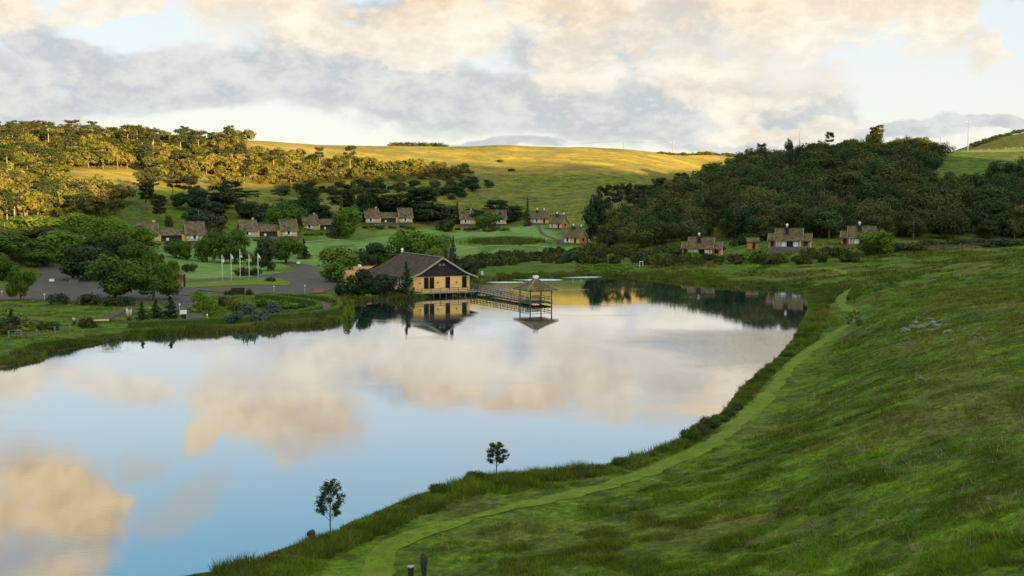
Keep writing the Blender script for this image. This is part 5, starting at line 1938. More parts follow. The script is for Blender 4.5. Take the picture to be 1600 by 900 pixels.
# pines that stand out against the sky
for px_, yt, D_, wpx, lb in [(20, 190, 640, 22, 'leftmost tall umbrella pine against the sky'), (38, 191, 650, 14, 'tufted pine beside the leftmost umbrella pine'), (76, 187, 650, 22, 'highest umbrella pine on the left skyline'),
                             (132, 193, 660, 14, 'umbrella pine on the skyline right of the highest one'), (152, 196, 670, 12, 'small umbrella pine on the left skyline'), (200, 193, 660, 24, 'wide dark pine on the middle of the left skyline'),
                             (215, 193, 665, 22, 'dark pine next to the wide one on the left skyline'), (283, 200, 670, 20, 'dark pine near the right end of the wooded skyline'), (310, 202, 675, 24, 'broad dark pine near the right end of the wooded skyline'),
                             (348, 208, 690, 18, 'last big pine of the wooded skyline'), (176, 197, 668, 20, 'round headed pine left of the wide dark one'), (240, 198, 668, 20, 'round headed pine right of the wide dark one')]:
    x_, y_, z_ = at(px_, D_)
    ztop = CAMH + ray(px_, yt)[2] / ray(px_, yt)[1] * y_
    plant('pine', x_, y_, z_, max(ztop - z_, 5), wpx / FPX * y_, 'pine_tree', lb, 'tree', 'pines on the left skyline')
for px_, yt, D_, wpx, kd_, lb in [(942, 288, 500, 22, 'pine', 'leftmost dark pine where the forest hill meets the pasture'), (958, 285, 510, 24, 'pine', 'second dark pine where the forest hill meets the pasture'),
                                  (977, 284, 520, 24, 'pine', 'third dark pine where the forest hill meets the pasture'), (1002, 287, 530, 26, 'pine', 'fourth dark pine where the forest hill meets the pasture'),
                                  (1030, 277, 540, 24, 'pine', 'dark pine standing above the left flank of the forest hill'), (1065, 268, 560, 22, 'pine', 'dark pine on the left flank of the forest hill, higher up'),
                                  (1370, 194, 600, 20, 'youngpine', 'tufted pine with separate tufts on top of the forest hill'), (1296, 204, 590, 13, 'pine', 'small pine on the crest left of the tufted one'),
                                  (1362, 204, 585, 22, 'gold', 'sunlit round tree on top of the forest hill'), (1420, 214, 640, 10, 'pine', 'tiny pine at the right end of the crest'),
                                  (1190, 222, 600, 14, 'pine', 'small pine at the left shoulder of the forest hill'), (1232, 214, 600, 16, 'forest', 'round tree on the left crest of the forest hill')]:
    x_, y_, z_ = at(px_, D_)
    ztop = CAMH + ray(px_, yt)[2] / ray(px_, yt)[1] * y_
    plant(kd_, x_, y_, z_, max(ztop - z_, 4), wpx / FPX * y_, 'pine_tree' if 'pine' in kd_ else 'forest_tree', lb, 'tree', 'trees that stand out on the right skyline')
# dark line of trees on the far skyline
for k in range(16):
    px_ = 612 + 5.4 * k
    x_, y_, z_ = at(px_, 800)
    plant('forest', x_, y_, z_ - 1.5, 4.6, 6.0, 'skyline_tree', 'tiny dark tree in the clump on the far golden skyline', 'tree', 'clump of trees on the far skyline')

for k in range(26):
    px_ = 1030 + 6.0 * k + rng.uniform(-2, 2)
    x_, y_, z_ = at(px_, 792 + k)
    h_ = rng.uniform(1.5, 3.6)
    plant('gold' if k % 3 else 'forest', x_, y_, z_ - 0.6, h_, h_ * 2.0, 'skyline_bush', 'tiny bush along the skyline right of the second pole', 'bush', 'bushes on the right part of the golden skyline')
for k in range(12):
    px_ = 1522 + 8.0 * k + rng.uniform(-2, 2)
    x_, y_, z_ = at(px_, 2090)
    plant('forest', x_, y_, z_ - 1, rng.uniform(6, 10), 16, 'far_tree', 'tiny tree on the crest of the far hill', 'tree', 'trees on the crest of the far hill')

DB = [(430, 293), (560, 289), (690, 291), (765, 285), (768, 297), (705, 316), (680, 318), (640, 303), (540, 306), (430, 308)]
x, y, z, px, py = scatter(DB, (-160, 10), (520, 720), 7.0, 33)
for i in range(len(x)):
    if rng.random() < 0.62:
        h_ = rng.uniform(2.5, 5.5)
        k = ['darkbroad', 'forest', 'shrub'][rng.integers(3)]
        plant(k, x[i], y[i], z[i], h_, h_ * rng.uniform(1.1, 1.7), 'slope_tree', '%s dark tree just under the sunlit belt' % ('low' if h_ < 4 else 'higher'), 'tree', 'dark trees just under the sunlit belt')
DC = [(935, 322), (985, 300), (1060, 280), (1078, 288), (1010, 312), (960, 335)]
x, y, z, px, py = scatter(DC, (40, 170), (480, 700), 8.0, 34)
for i in range(len(x)):
    if rng.random() < 0.6:
        h_ = rng.uniform(2.0, 4.5)
        plant('forest', x[i], y[i], z[i], h_, h_ * 1.6, 'slope_tree', '%s tree on the pasture beside the forest flank' % ('low' if h_ < 2.8 else 'rounded' if h_ < 3.7 else 'taller'), 'tree', 'low trees on the pasture beside the forest flank')
# bushes that nestle round the double cottages
for nm, xa, xb, yb_ in (('nearest', 222, 322, 383), ('second', 372, 466, 377), ('third', 474, 548, 367), ('whole', 566, 650, 356), ('farthest', 712, 798, 360)):
    for k in range(9):
        px_ = xa + (xb - xa) * (k + rng.random()) / 9
        g = ground(px_, yb_ + rng.uniform(-1, 2.5))
        h_ = rng.uniform(0.9, 2.0)
        plant(['shrub', 'darkshrub', 'brightshrub'][k % 3], g[0], g[1], g[2], h_, h_ * 2.2, 'bush', '%s bush before the %s double cottage' % (['olive', 'dark', 'bright green'][k % 3], nm), 'bush', 'bushes before the %s double cottage' % nm)

# ---- bushes between the lawns, the cottages and the lake
GB1 = 'bushes between the cottages and the lake'
BP = [(705, 412), (760, 405), (830, 398), (900, 392), (1010, 392), (1060, 402), (1130, 406), (1300, 396), (1345, 402), (1330, 410), (1230, 414), (1130, 414), (1040, 416), (950, 412), (880, 412), (800, 414), (745, 422)]
x, y, z, px, py = scatter(BP, (-30, 120), (280, 420), 4.6, 21)
sel = fbm(x / 9, y / 9, 3, 71) < 0.60
x, y, z, px, py = x[sel], y[sel], z[sel], px[sel], py[sel]
size = 1 / y
order = np.argsort(-size)[:230]
for i in order:
    l = ('behind the boardwalk landing' if px[i] < 800 else 'before the far lawn' if px[i] < 900 else 'below the gabled cottages' if px[i] < 1010
         else 'in front of the cottage nearest the lake corner' if px[i] < 1140 else 'in front of the timber hut' if px[i] < 1205 else 'in front of the middle cottage' if px[i] < 1290 else 'in front of the right cottage')
    k = 'shrub' if rng.random() < 0.68 else 'darkshrub' if rng.random() < 0.8 else 'brightshrub'
    h_ = rng.uniform(1.2, 3.4); w_ = h_ * rng.uniform(1.4, 2.4)
    lab = '%s %s bush %s' % ('low' if h_ < 1.9 else 'big' if h_ > 2.7 else 'rounded', {'shrub': 'olive', 'darkshrub': 'dark green', 'brightshrub': 'bright green'}[k], l)
    plant(k, x[i], y[i], z[i], h_, w_, 'bush', lab, 'bush', 'bushes ' + l)
# dark scrub along the forest foot at the right
for k in range(30):
    px_ = 1395 + 215 * k / 29 + rng.uniform(-3, 3); D_ = 322 + rng.uniform(-6, 10)
    x_, y_, z_ = at(px_, D_)
    h_ = rng.uniform(1.2, 2.6)
    plant('shrub' if k % 3 else 'darkshrub', x_, y_, z_, h_, h_ * 2.4, 'bush', ('%s scrub bush along the forest edge, %s' % ('low' if h_ < 1.6 else 'tall' if h_ > 2.2 else 'broad', ['nearest the right cottage', 'left of the fence middle', 'at the fence middle', 'right of the fence middle', 'near the right edge'][min(4, k // 6)])), 'bush', 'scrub along the forest edge')
for k in range(64):
    px_ = rng.uniform(1035, 1420); D_ = rng.uniform(352, 368)
    x_, y_, z_ = at(px_, D_)
    h_ = rng.uniform(1.6, 3.6)
    lc = 'the lake corner cottage' if px_ < 1150 else 'the timber hut' if px_ < 1200 else 'the middle cottage' if px_ < 1290 else 'the right cottage'
    plant('shrub' if k % 2 else 'darkshrub', x_, y_, z_, h_, h_ * rng.uniform(1.5, 2.3), 'bush', '%s %s bush at the forest edge behind %s' % ('tall' if h_ > 2.6 else 'low', 'olive' if k % 2 else 'dark', lc), 'bush', 'bushes at the forest edge behind ' + lc)
# bushes on the near shore of the lake
NS = [(1248, 526), (1238, 542), (1222, 558), (1208, 572), (1192, 584), (1180, 592), (1170, 600), (1160, 612), (1152, 626), (1142, 640), (1130, 651), (1118, 660), (1104, 668), (1088, 678), (1072, 687),
      (1050, 702), (1030, 708), (1262, 505), (1268, 488), (1272, 470), (960, 728), (900, 737), (735, 752), (675, 772), (1010, 714)]
for i, (a, b) in enumerate(NS):
    g = W(a + 7, b + 2)
    z_ = H(*g)
    h_ = rng.uniform(0.5, 1.25) if b < 700 else rng.uniform(0.4, 0.8)
    plant('nearshrub', g[0], g[1], z_, h_, h_ * rng.uniform(1.4, 2.0), 'bush',
          '%s waterside bush %s' % (('bright green' if i % 3 == 2 else 'dull green') + (' small' if h_ < 0.9 else ' large' if h_ > 1.3 else ''), 'by the ruffled water' if b < 560 else 'where the path hugs the water' if b < 680 else 'left along the shore'), 'bush', 'bushes on the near shore', [0, 2, 1][i % 3])
# ------------------------------------------------------------------ near saplings
def sapling(px, ybase, ytop, wpx, seed, label, lean=0.0, nl=16):
    x, y, z = ground(px, ybase)
    depth = y * CP + (CAMH - z) * SP
    h = CAMH + ray(px, ytop)[2] / ray(px, ytop)[1] * y - z
    r = wpx / 2 / FPX * depth
    rng = np.random.default_rng(seed)
    t = empty('sapling', (x, y, z), 0)
    tag(t, label, 'tree')
    m = MB()
    m.tube([(0, 0, -0.2), (lean * .3, 0.0, h * .25), (lean * .2, 0, h * .5), (lean, 0, h * .95)], [0.050, 0.042, 0.032, 0.008], 7)
    cs, rs, cnt = [], [], []
    for k in range(nl):
        f = (k + 0.5) / nl
        a = k * 2.4 + rng.random(); zz = h * (0.40 + 0.56 * f)
        L = r * (1.15 - 0.9 * abs(f - 0.4) ** 1.2) * rng.uniform(0.65, 1.15)
        e = (math.cos(a) * L, math.sin(a) * L, zz + 0.12 * h)
        m.tube([(lean * f, 0, zz - 0.05 * h), (e[0] * .5, e[1] * .5, zz + 0.04 * h), e], [0.014, 0.010, 0.004], 4)
        for q in range(4):
            g = rng.uniform(0.55, 1.0)
            cs.append((e[0] * g + rng.normal() * .05, e[1] * g + rng.normal() * .05, zz + (e[2] - zz) * g + rng.normal() * .04)); rs.append(r * rng.uniform(0.18, 0.34)); cnt.append(38)
    V, F = leaves(rng, cs, rs, cnt, 0.062, shell=0.1, out_bias=0.3)
    m.build('trunk', M_BARK, t, True)
    mesh_np('crown', V, F, False, M_SAPL, t)
    return t


M_SAPL = leaf_mat("sapling_leaves", (0.030, 0.050, 0.012), (0.085, 0.115, 0.028), (0.07, 0.09, 0.025))
sapling(516, 847, 758, 40, 1, 'slender sapling with airy crown nearest the camera on the shore', 0.05, 30)
sapling(776, 748, 696, 29, 2, 'small sapling on the shore to the right of the nearest one', -0.03, 26)
sapling(1335, 527, 488, 26, 3, 'small dark tree beside the mown path at the bend', 0.2, 20)


def rock_mesh(rng, r, sub=2, flat=0.6):
    import bmesh
    bm = bmesh.new(); bmesh.ops.create_icosphere(bm, subdivisions=sub, radius=r)
    off = rng.uniform(0, 50, 3)
    for v in bm.verts:
        n = float(fbm(v.co.x / r * 1.3 + off[0], v.co.y / r * 1.3 + v.co.z / r * 1.7 + off[1], 3, 5)) - 0.5
        v.co *= 1 + n * 1.1
        v.co.z *= flat
    me = bpy.data.meshes.new("rock"); bm.to_mesh(me); bm.free()
    return me


M_ROCK = simple("grey_rock", (0.15, 0.145, 0.13), 0.95, 0.7, 1.6, bump=0.05)
M_DARKROCK = simple("dark_rock", (0.04, 0.035, 0.035), 0.8, 0.4, 2)
rng = np.random.default_rng(4)
rk = [(1415, 517, 9), (1426, 512, 7), (1432, 505, 6), (1441, 512, 9), (1447, 509, 6), (1438, 519, 4), (1434, 498, 5), (1446, 492, 5), (1458, 491, 4), (1456, 500, 6), (1459, 506, 8), (1464, 510, 8),
      (1469, 508, 6), (1471, 502, 4), (1457, 517, 5), (1478, 520, 6), (1485, 519, 7), (1476, 508, 3), (1499, 511, 3), (1479, 493, 4), (1426, 505, 5), (1451, 499, 4), (1530, 524, 4), (1535, 530, 4), (1524, 528, 3)]
GR = 'grey boulders of the outcrop on the right bank'
words = ['palest boulder at the left end', 'grey boulder just behind the palest', 'dark boulder climbing the left side', 'blocky boulder in the middle', 'grey boulder right of the middle one', 'small stone in front']
for i, (a, b, s) in enumerate(rk):
    x_, y_, z_ = ground(a, b)
    me = rock_mesh(rng, s / 2 / FPX * y_ * 1.7, 2, 0.65)
    me.materials.append(M_ROCK)
    o = bpy.data.objects.new('boulder', me); COL.objects.link(o); o.location = (x_, y_, z_ + 0.03)
    o.rotation_euler = (0, 0, rng.random() * 6)
    lb = (words[i] + ' of the rock outcrop') if i < 6 else ('small stone right of the rock outcrop' if i > 21 else 'grey boulder in the upper part of the rock outcrop' if b < 503 else 'grey boulder in the right part of the rock outcrop')
    tag(o, lb, 'rock', GR)
rk2 = [(1440, 592, 7), (1448, 594, 6), (1430, 594, 5), (1436, 588, 5), (1452, 591, 5), (1402, 614, 4), (1485, 607, 4), (1494, 617, 5), (1490, 639, 5), (1498, 557, 4), (1485, 566, 5), (1518, 558, 3),
       (1467, 612, 3), (1448, 630, 3), (1436, 640, 3), (1435, 798, 8), (1372, 814, 8), (1388, 812, 5), (1545, 780, 6), (1488, 765, 6), (1484, 770, 5), (1388, 451, 3), (1268, 433, 3), (1160, 426, 4),
       (1505, 450, 3), (1480, 457, 3), (1490, 432, 4), (1500, 431, 3), (1540, 460, 3), (1200, 748, 4), (633, 838, 5), (589, 856, 5)]
for i, (a, b, s) in enumerate(rk2):
    x_, y_, z_ = ground(a, b)
    me = rock_mesh(rng, s / 2 / FPX * y_ * 1.2, 2, 0.6); me.materials.append(M_ROCK)
    o = bpy.data.objects.new('stone', me); COL.objects.link(o); o.location = (x_, y_, z_); o.rotation_euler = (0, 0, rng.random() * 6)
    lb = 'stone of the small heap on the middle of the right slope' if i < 5 else 'grey stone in the grass near the bottom right' if b > 740 and a > 1300 else 'stone beside the near end of the mown path' if a < 700 else 'single pale stone in the grass'
    tag(o, lb, 'rock', 'stones scattered on the right slope')
x_, y_ = W(487, 834)
me = rock_mesh(rng, 0.26, 2, 0.7); me.materials.append(M_DARKROCK)
o = bpy.data.objects.new('boulder', me); COL.objects.link(o); o.location = (x_, y_, 0.05)
tag(o, 'small dark boulder standing in the water by the nearest sapling', 'rock')


# ------------------------------------------------------------------ flagpoles
def cloth(name, parent, h, w_, mat_list, seed):
    """furled flag hanging along its pole"""
    rng = np.random.default_rng(seed)
    V, F, mi = [], [], []
    nu, nv = 9, 8
    for j in range(nv + 1):
        f = j / nv
        for i in range(nu + 1):
            g = i / nu
            V.append((0.04 + g * w_ * (0.35 + 0.35 * math.sin(2.2 * f + 0.6)), 0.09 * math.sin(g * 9 + f * 3 + seed), -f * h * (1 - 0.12 * g) - g * g * h * 0.28))
    for j in range(nv):
        for i in range(nu):
            a = j * (nu + 1) + i
            F.append((a, a + 1, a + nu + 2, a + nu + 1)); mi.append(min(len(mat_list) - 1, int(j / nv * len(mat_list))))
    return mesh_np(name, np.array(V), np.array(F), True, mat_list, parent, matidx=mi)


M_FRED = simple('flag_red', (0.36, 0.16, 0.13), 0.9, 0.1, 3)
M_FG = simple("flag_green", (0.12, 0.2, 0.13), 0.9, 0.1, 3); M_FB = simple("flag_blue", (0.15, 0.18, 0.28), 0.9, 0.1, 3)
M_FY = simple("flag_yellow", (0.5, 0.42, 0.2), 0.9, 0.1, 3)
for i, (px_, yb, yt, ms, lb) in enumerate([(347.5, 440.5, 399, [M_FRED, M_WHITE], 'leftmost'), (361.5, 440, 398, [M_WHITE, M_FB], 'second from the left'), (375.5, 439.5, 391, [M_FG, M_FB, M_WHITE], 'tallest, in the middle'),
                                           (389.5, 439, 398, [M_FRED, M_FY], 'fourth from the left'), (403.5, 438, 397, [M_WHITE, M_FRED], 'rightmost')]):
    x_, y_, z_ = ground(px_, yb)
    h_ = CAMH + ray(px_, yt)[2] / ray(px_, yt)[1] * y_ - z_
    t = empty('flagpole', (x_, y_, z_)); tag(t, 'white flagpole with furled flag on the lawn island, ' + lb, 'flagpole', 'five flagpoles')
    m = MB(); m.tube([(0, 0, -0.2), (0, 0, h_)], [0.085, 0.05], 8); m.build('pole', M_WHITE, t, True)
    m = MB(); m.lathe([(0.02, h_), (0.10, h_ + 0.06), (0.10, h_ + 0.12), (0.02, h_ + 0.18)], 8); m.build('finial', M_WHITE, t, True)
    m = MB(); m.box(0, 0, 0, 0.34, 0.34, 0.22); m.build('base', M_CONC, t)
    fl = cloth('flag', t, 1.5, 0.75, ms, i); fl.location = (0.05, 0, h_ - 0.08)


# ------------------------------------------------------------------ poles, signs and small things
def util_pole(px_, yb, D_, yt, lb, arms=True):
    x_, y_, z_ = at(px_, D_)
    h_ = CAMH + ray(px_, yt)[2] / ray(px_, yt)[1] * y_ - z_
    t = empty('utility_pole', (x_, y_, z_)); tag(t, lb, 'pole', 'utility poles on the skyline')
    m = MB(); m.tube([(0, 0, -0.5), (0, 0, h_)], [0.24, 0.17], 7); m.build('pole', M_GREYTIMBER, t)
    if arms:
        m = MB(); m.box(0, 0, h_ - 0.7, 2.4, 0.16, 0.18); m.build('crossarm', M_GREYTIMBER, t)
        for k in (-1.0, 0, 1.0):
            m = MB(); m.lathe([(0.06, h_ - 0.52), (0.10, h_ - 0.45), (0.05, h_ - 0.25)], 6, (k, 0)); m.build('insulator', M_WHITE, t)
    return (x_, y_, z_ + h_ - 0.25)


tops = [util_pole(975, 236, 790, 219, 'left pole on the golden skyline'), util_pole(1051, 237, 800, 221, 'second pole on the golden skyline'),
        util_pole(1133, 243, 830, 232, 'pole where the golden skyline meets the forest hill'), util_pole(1166, 243, 850, 231, 'pole just left of the forest hill')]
util_pole(1249, 217, 640, 205, 'short pole above the trees of the forest hill', False)
util_pole(1469, 226, 655, 214, 'short pale pole by the white shed', False)
util_pole(1512, 226, 640, 189, 'tallest pole, right of the white shed')
m = MB()
for off in (-1.0, 1.0):
    for a, b in zip([(tops[0][0] - 90, tops[0][1] + 20, tops[0][2] - 2)] + tops[:-1], tops):
        pts = []
        for k in range(9):
            f = k / 8
            pts.append((a[0] + (b[0] - a[0]) * f + off, a[1] + (b[1] - a[1]) * f, a[2] + (b[2] - a[2]) * f - 1.2 * 4 * f * (1 - f)))
        m.tube(pts, 0.035, 3, False)
tag(m.build('power_line', M_TIMBER), 'thin sagging wires between the skyline poles', 'power line')

# white shed with round tank at the right crest
x_, y_, z_ = at(1447, 645)
t = empty('shed', (x_, y_, z_), R(-6)); tag(t, 'low white shed on the crest beside the forest hill', 'shed')
m = MB(); m.box(0, 0, -0.5, 6.2, 4.0, 3.4); m.build('wall', M_WHITE, t)
m = MB(); m.hexa([(-3.4, -2.4, 2.92), (3.4, -2.4, 2.92), (3.4, 2.4, 3.3), (-3.4, 2.4, 3.3)], [(-3.4, -2.4, 3.1), (3.4, -2.4, 3.1), (3.4, 2.4, 3.5), (-3.4, 2.4, 3.5)]); m.build('roof', M_CREAM, t)
m = MB(); m.box(-1, -2.03, -0.2, 0.9, 0.06, 2.1); m.build('door', M_GREYTIMBER, t)
x_, y_, z_ = at(1456, 640)
m = MB(); m.lathe([(1.5, -0.4), (1.7, 0.8), (1.6, 1.8), (1.1, 2.6), (0.3, 3.0)], 14)
o = m.build('tank', M_CREAM, None, True, (x_, y_, z_)); tag(o, 'domed pale tank next to the white shed', 'tank')

# fence of the crest and of the forest edge
def post_fence(pts_px, label, h=1.2, D=None, wires=True, cat='fence', step=None):
    t = None; prev = None
    P3 = [ground(*p) if D is None else at(p[0], D) for p in pts_px]
    t = empty('fence', P3[0]); tag(t, label, cat)
    o0 = Vector(P3[0])
    for p in P3:
        q = Vector(p) - o0
        m = MB(); m.box(q.x, q.y, q.z - 0.3, 0.14, 0.14, h + 0.3); m.build('post', M_GREYTIMBER, t)
    if wires:
        m = MB()
        for a, b in zip(P3[:-1], P3[1:]):
            a = Vector(a) - o0; b = Vector(b) - o0
            for hz in (0.4, 0.75, 1.1): m.tube([(a.x, a.y, a.z + hz), (b.x, b.y, b.z + hz)], 0.015, 3, False)
        m.build('wire', M_METAL, t)
    return t


post_fence([(1480 + 13 * k, 226) for k in range(10)], 'thin fence along the sunlit right crest', 1.2, 645)
post_fence([(1402, 393), (1432, 391.5), (1466, 390), (1500, 388.5), (1540, 386.5), (1580, 384)], 'pale post fence along the foot of the forest at the right', 1.5)
post_fence([(14, 529), (34, 528), (57, 526.5), (86, 522), (110, 518)], 'weathered post fence on the left shore', 1.1)

def board(name, px_, yb, w_, h_, leg, mat, label, cat, rz=0.0, D_=None, thick=0.12):
    x_, y_, z_ = ground(px_, yb) if D_ is None else at(px_, D_)
    t = empty(name, (x_, y_, z_), rz); tag(t, label, cat)
    m = MB(); m.box(0, 0, leg, w_, thick, h_); m.box(0, 0, leg + h_, w_ + 0.1, thick + 0.08, 0.06); m.build('panel', mat, t)
    for s in (-1, 1):
        m = MB(); m.box(s * w_ * 0.42, 0.02, -0.2, 0.10, 0.08, leg + 0.2); m.build('leg', M_TIMBER, t)
    return t


board('noticeboard', 372, 463, 2.6, 1.3, 0.35, M_DARKWOOD, 'large dark noticeboard at the edge of the asphalt loop', 'sign')
board('board_wall', 278, 438, 3.2, 1.0, 0.15, simple("red_brown_boards", (0.16, 0.06, 0.035), 0.9, 0.3, 3), 'low reddish brown board wall on the lawn', 'sign')
board('sign', 466.5, 417, 0.95, 0.55, 0.9, M_WHITE, 'small white sign beside the road behind the loop', 'sign')
board('sign', 81, 442, 1.1, 0.5, 0.35, M_WHITE, 'low white sign by the parking lot entrance', 'sign')
board('sign', 753.5, 434, 0.55, 0.9, 0.7, M_WHITE, 'white sign beside the boardwalk landing', 'sign')
# dark totem post
x_, y_, z_ = ground(288.5, 450)
t = empty('totem_post', (x_, y_, z_)); tag(t, 'dark square post with pale top on the tip of the lawn island', 'post')
m = MB(); m.box(0, 0, -0.2, 0.34, 0.34, 3.3); m.build('shaft', M_DARKWOOD, t)
m = MB(); m.box(0, 0, 3.1, 0.42, 0.42, 0.14); m.build('cap', M_CONC, t)

# goal-like white frame beyond the lake
x_, y_, z_ = ground(1002, 417)
t = empty('white_frame', (x_, y_, z_), R(20)); tag(t, 'small white goal-like frame on the far shore', 'frame')
for s in (-0.5, 0.5):
    m = MB(); m.box(s, 0, -0.1, 0.10, 0.10, 1.6); m.build('upright', M_WHITE, t)
m = MB(); m.box(0, 0, 1.5, 1.12, 0.11, 0.10); m.build('crossbar', M_WHITE, t)

# benches and chairs
def bench(px_, yb, rz, mat, label, w_=1.8):
    x_, y_, z_ = ground(px_, yb)
    t = empty('bench', (x_, y_, z_), rz); tag(t, label, 'bench')
    m = MB()
    for k in range(3): m.box(0, -0.18 + 0.17 * k, 0.42, w_, 0.14, 0.05)
    m.build('seat', mat, t)
    m = MB()
    for k in range(2): m.box(0, 0.30, 0.60 + 0.17 * k, w_, 0.05, 0.12)
    m.build('backrest', mat, t)
    for s in (-1, 1):
        m = MB(); m.box(s * w_ * .42, -0.15, -0.05, 0.09, 0.09, 0.47); m.box(s * w_ * .42, 0.27, -0.05, 0.09, 0.09, 0.9); m.build('leg', mat, t)


bench(497, 459, R(5), M_ORANGE, 'orange brown wooden bench at the edge of the asphalt', 2.2)
bench(243, 389, R(0), M_DARKWOOD, 'dark bench on the lawn below the left double cottage')
x_, y_, z_ = ground(921, 379)
t = empty('garden_chair', (x_, y_, z_), R(30)); tag(t, 'white garden chair beside the nearest gabled cottage', 'chair')
m = MB(); m.box(0, 0, 0.42, 0.6, 0.6, 0.08); m.build('seat', M_WHITE, t)
m = MB(); m.box(-0.28, 0, 0.5, 0.08, 0.6, 0.75); m.build('backrest', M_WHITE, t)
for a, b in ((-.25, -.25), (.25, -.25), (-.25, .25), (.25, .25)):
    m = MB(); m.box(a, b, 0, 0.08, 0.08, 0.42); m.build('leg', M_WHITE, t)

# white caravan-like tanks behind the third cottage
for px_, w_, lb in ((487, 3.0, 'white water tank, wider of two behind the third double cottage'), (499, 1.8, 'white water tank, narrower of two behind the third double cottage')):
    x_, y_, z_ = at(px_, 548)
    m = MB(); m.lathe([(w_ / 2, -0.5), (w_ / 2, 1.5), (w_ / 2 * .8, 1.8), (0.2, 1.95)], 14)
    zt_ = CAMH + ray(px_, 331)[2] / ray(px_, 331)[1] * 548
    o = m.build('water_tank', M_WHITE, None, True, (x_, y_, zt_ - 1.9)); tag(o, lb, 'tank', 'white tanks behind the cottages')
    s = MB()

# lamps on the lawns
for px_, yb, hh_, lb in ((587, 356, 1.3, 'white globe lamp left of the pair before the whole double cottage'), (590.5, 356, 1.3, 'white globe lamp right of the pair before the whole double cottage'), (3, 463, 0.8, 'white globe lamp at the left edge of the parking lot'),
                         (69.5, 468.5, 0.9, 'pale lamp post at the near edge of the parking lot'), (428, 457, 1.1, 'globe lamp at the near edge of the asphalt loop'), (476.5, 459, 1.5, 'thin pale lamp post near the orange brown bench'), (281, 492, 1.6, 'pale lamp beside the concrete ramp'), (324, 503, 1.0, 'short pale lamp at the right of the ramp')):
    x_, y_, z_ = ground(px_, yb)
    t = empty('garden_lamp', (x_, y_, z_)); tag(t, lb, 'lamp', 'garden lamps')
    m = MB(); m.tube([(0, 0, -0.1), (0, 0, hh_)], 0.05, 6); m.build('pole', M_CREAM, t)
    m = MB(); m.lathe([(0.03, hh_ - 0.02), (0.14, hh_ + 0.06), (0.16, hh_ + 0.15), (0.10, hh_ + 0.26), (0.02, hh_ + 0.29)], 8); m.build('globe', M_WHITE, t, True)

# small roofed pump box near the ramp
x_, y_, z_ = ground(287, 502)
t = empty('pump_box', (x_, y_, z_), R(15)); tag(t, 'little brown box with slanted pale lid left of the ramp', 'box')
m = MB(); m.box(0, 0, -0.1, 0.8, 0.8, 1.3); m.build('body', M_DARKWOOD, t)
m = MB(); m.hexa([(-.5, -.55, 1.15), (.5, -.55, 1.15), (.5, .55, 1.65), (-.5, .55, 1.65)], [(-.5, -.55, 1.25), (.5, -.55, 1.25), (.5, .55, 1.75), (-.5, .55, 1.75)]); m.build('lid', M_CONC, t)
# concrete block by the lot and planks at the shore
x_, y_, z_ = ground(115, 445)
m = MB(); m.box(0, 0, -0.2, 2.0, 1.2, 1.3, R(10)); o = m.build('concrete_block', M_STONE, None, False, (x_, y_, z_)); tag(o, 'stone coloured block at the back edge of the parking lot', 'block')
x_, y_, z_ = ground(154, 503)
t = empty('footbridge', (x_, y_, z_ + 0.15), R(18)); tag(t, 'pale plank footbridge on the left shore', 'bridge')
m = MB()
for k in range(8): m.box(-1.4 + 0.4 * k, 0, 0, 0.36, 1.1, 0.07)
m.build('deck', M_CREAM, t)
for s in (-0.55, 0.55):
    m = MB(); m.beam((-1.6, s, 0.12), (1.6, s, 0.12), 0.08, 0.12); m.build('kerb', M_CREAM, t)
x_, y_ = W(160, 531)
m = MB(); m.box(0, 0, 0.02, 3.0, 0.5, 0.12); o = m.build('plank', M_CREAM, None, False, (x_, y_, 0.06)); o.rotation_euler = (0, 0, R(3)); tag(o, 'pale plank lying at the water left of the clipped hedge', 'plank')

# black bin and charred stump in the near grass
x_, y_, z_ = ground(642, 905)
t = empty('litter_bin', (x_, y_, z_)); tag(t, 'small black bin in the near grass, cut by the bottom edge', 'bin')
m = MB(); m.lathe([(0.13, 0), (0.15, 0.1), (0.165, 0.62)], 14); m.build('body', M_DARKROCK, t)
m = MB(); m.lathe([(0.17, 0.62), (0.185, 0.64), (0.185, 0.68), (0.15, 0.70)], 14); m.build('rim', M_METAL, t)
x_, y_, z_ = ground(663, 908)
m = MB()
rg = np.random.default_rng(8)
zb = 0
ps = [(0.02, 0, -0.2), (0.0, 0, 0.35), (-0.03, 0.02, 0.8), (-0.02, 0, 1.25), (-0.05, 0, 1.45)]
m.tube(ps, [0.10, 0.12, 0.17, 0.20, 0.10], 9)
for k in range(7):
    a = rg.random() * 6.28; zz = rg.uniform(0.8, 1.3)
    m.tube([(0, 0, zz - .2), (math.cos(a) * .16, math.sin(a) * .16, zz), (math.cos(a) * .2, math.sin(a) * .2, zz + .22)], [0.07, 0.05, 0.01], 5)
o = m.build('tree_stump', M_DARKROCK, None, True, (x_, y_, z_)); tag(o, 'dark ragged stump standing in the near grass beside the black bin', 'stump')

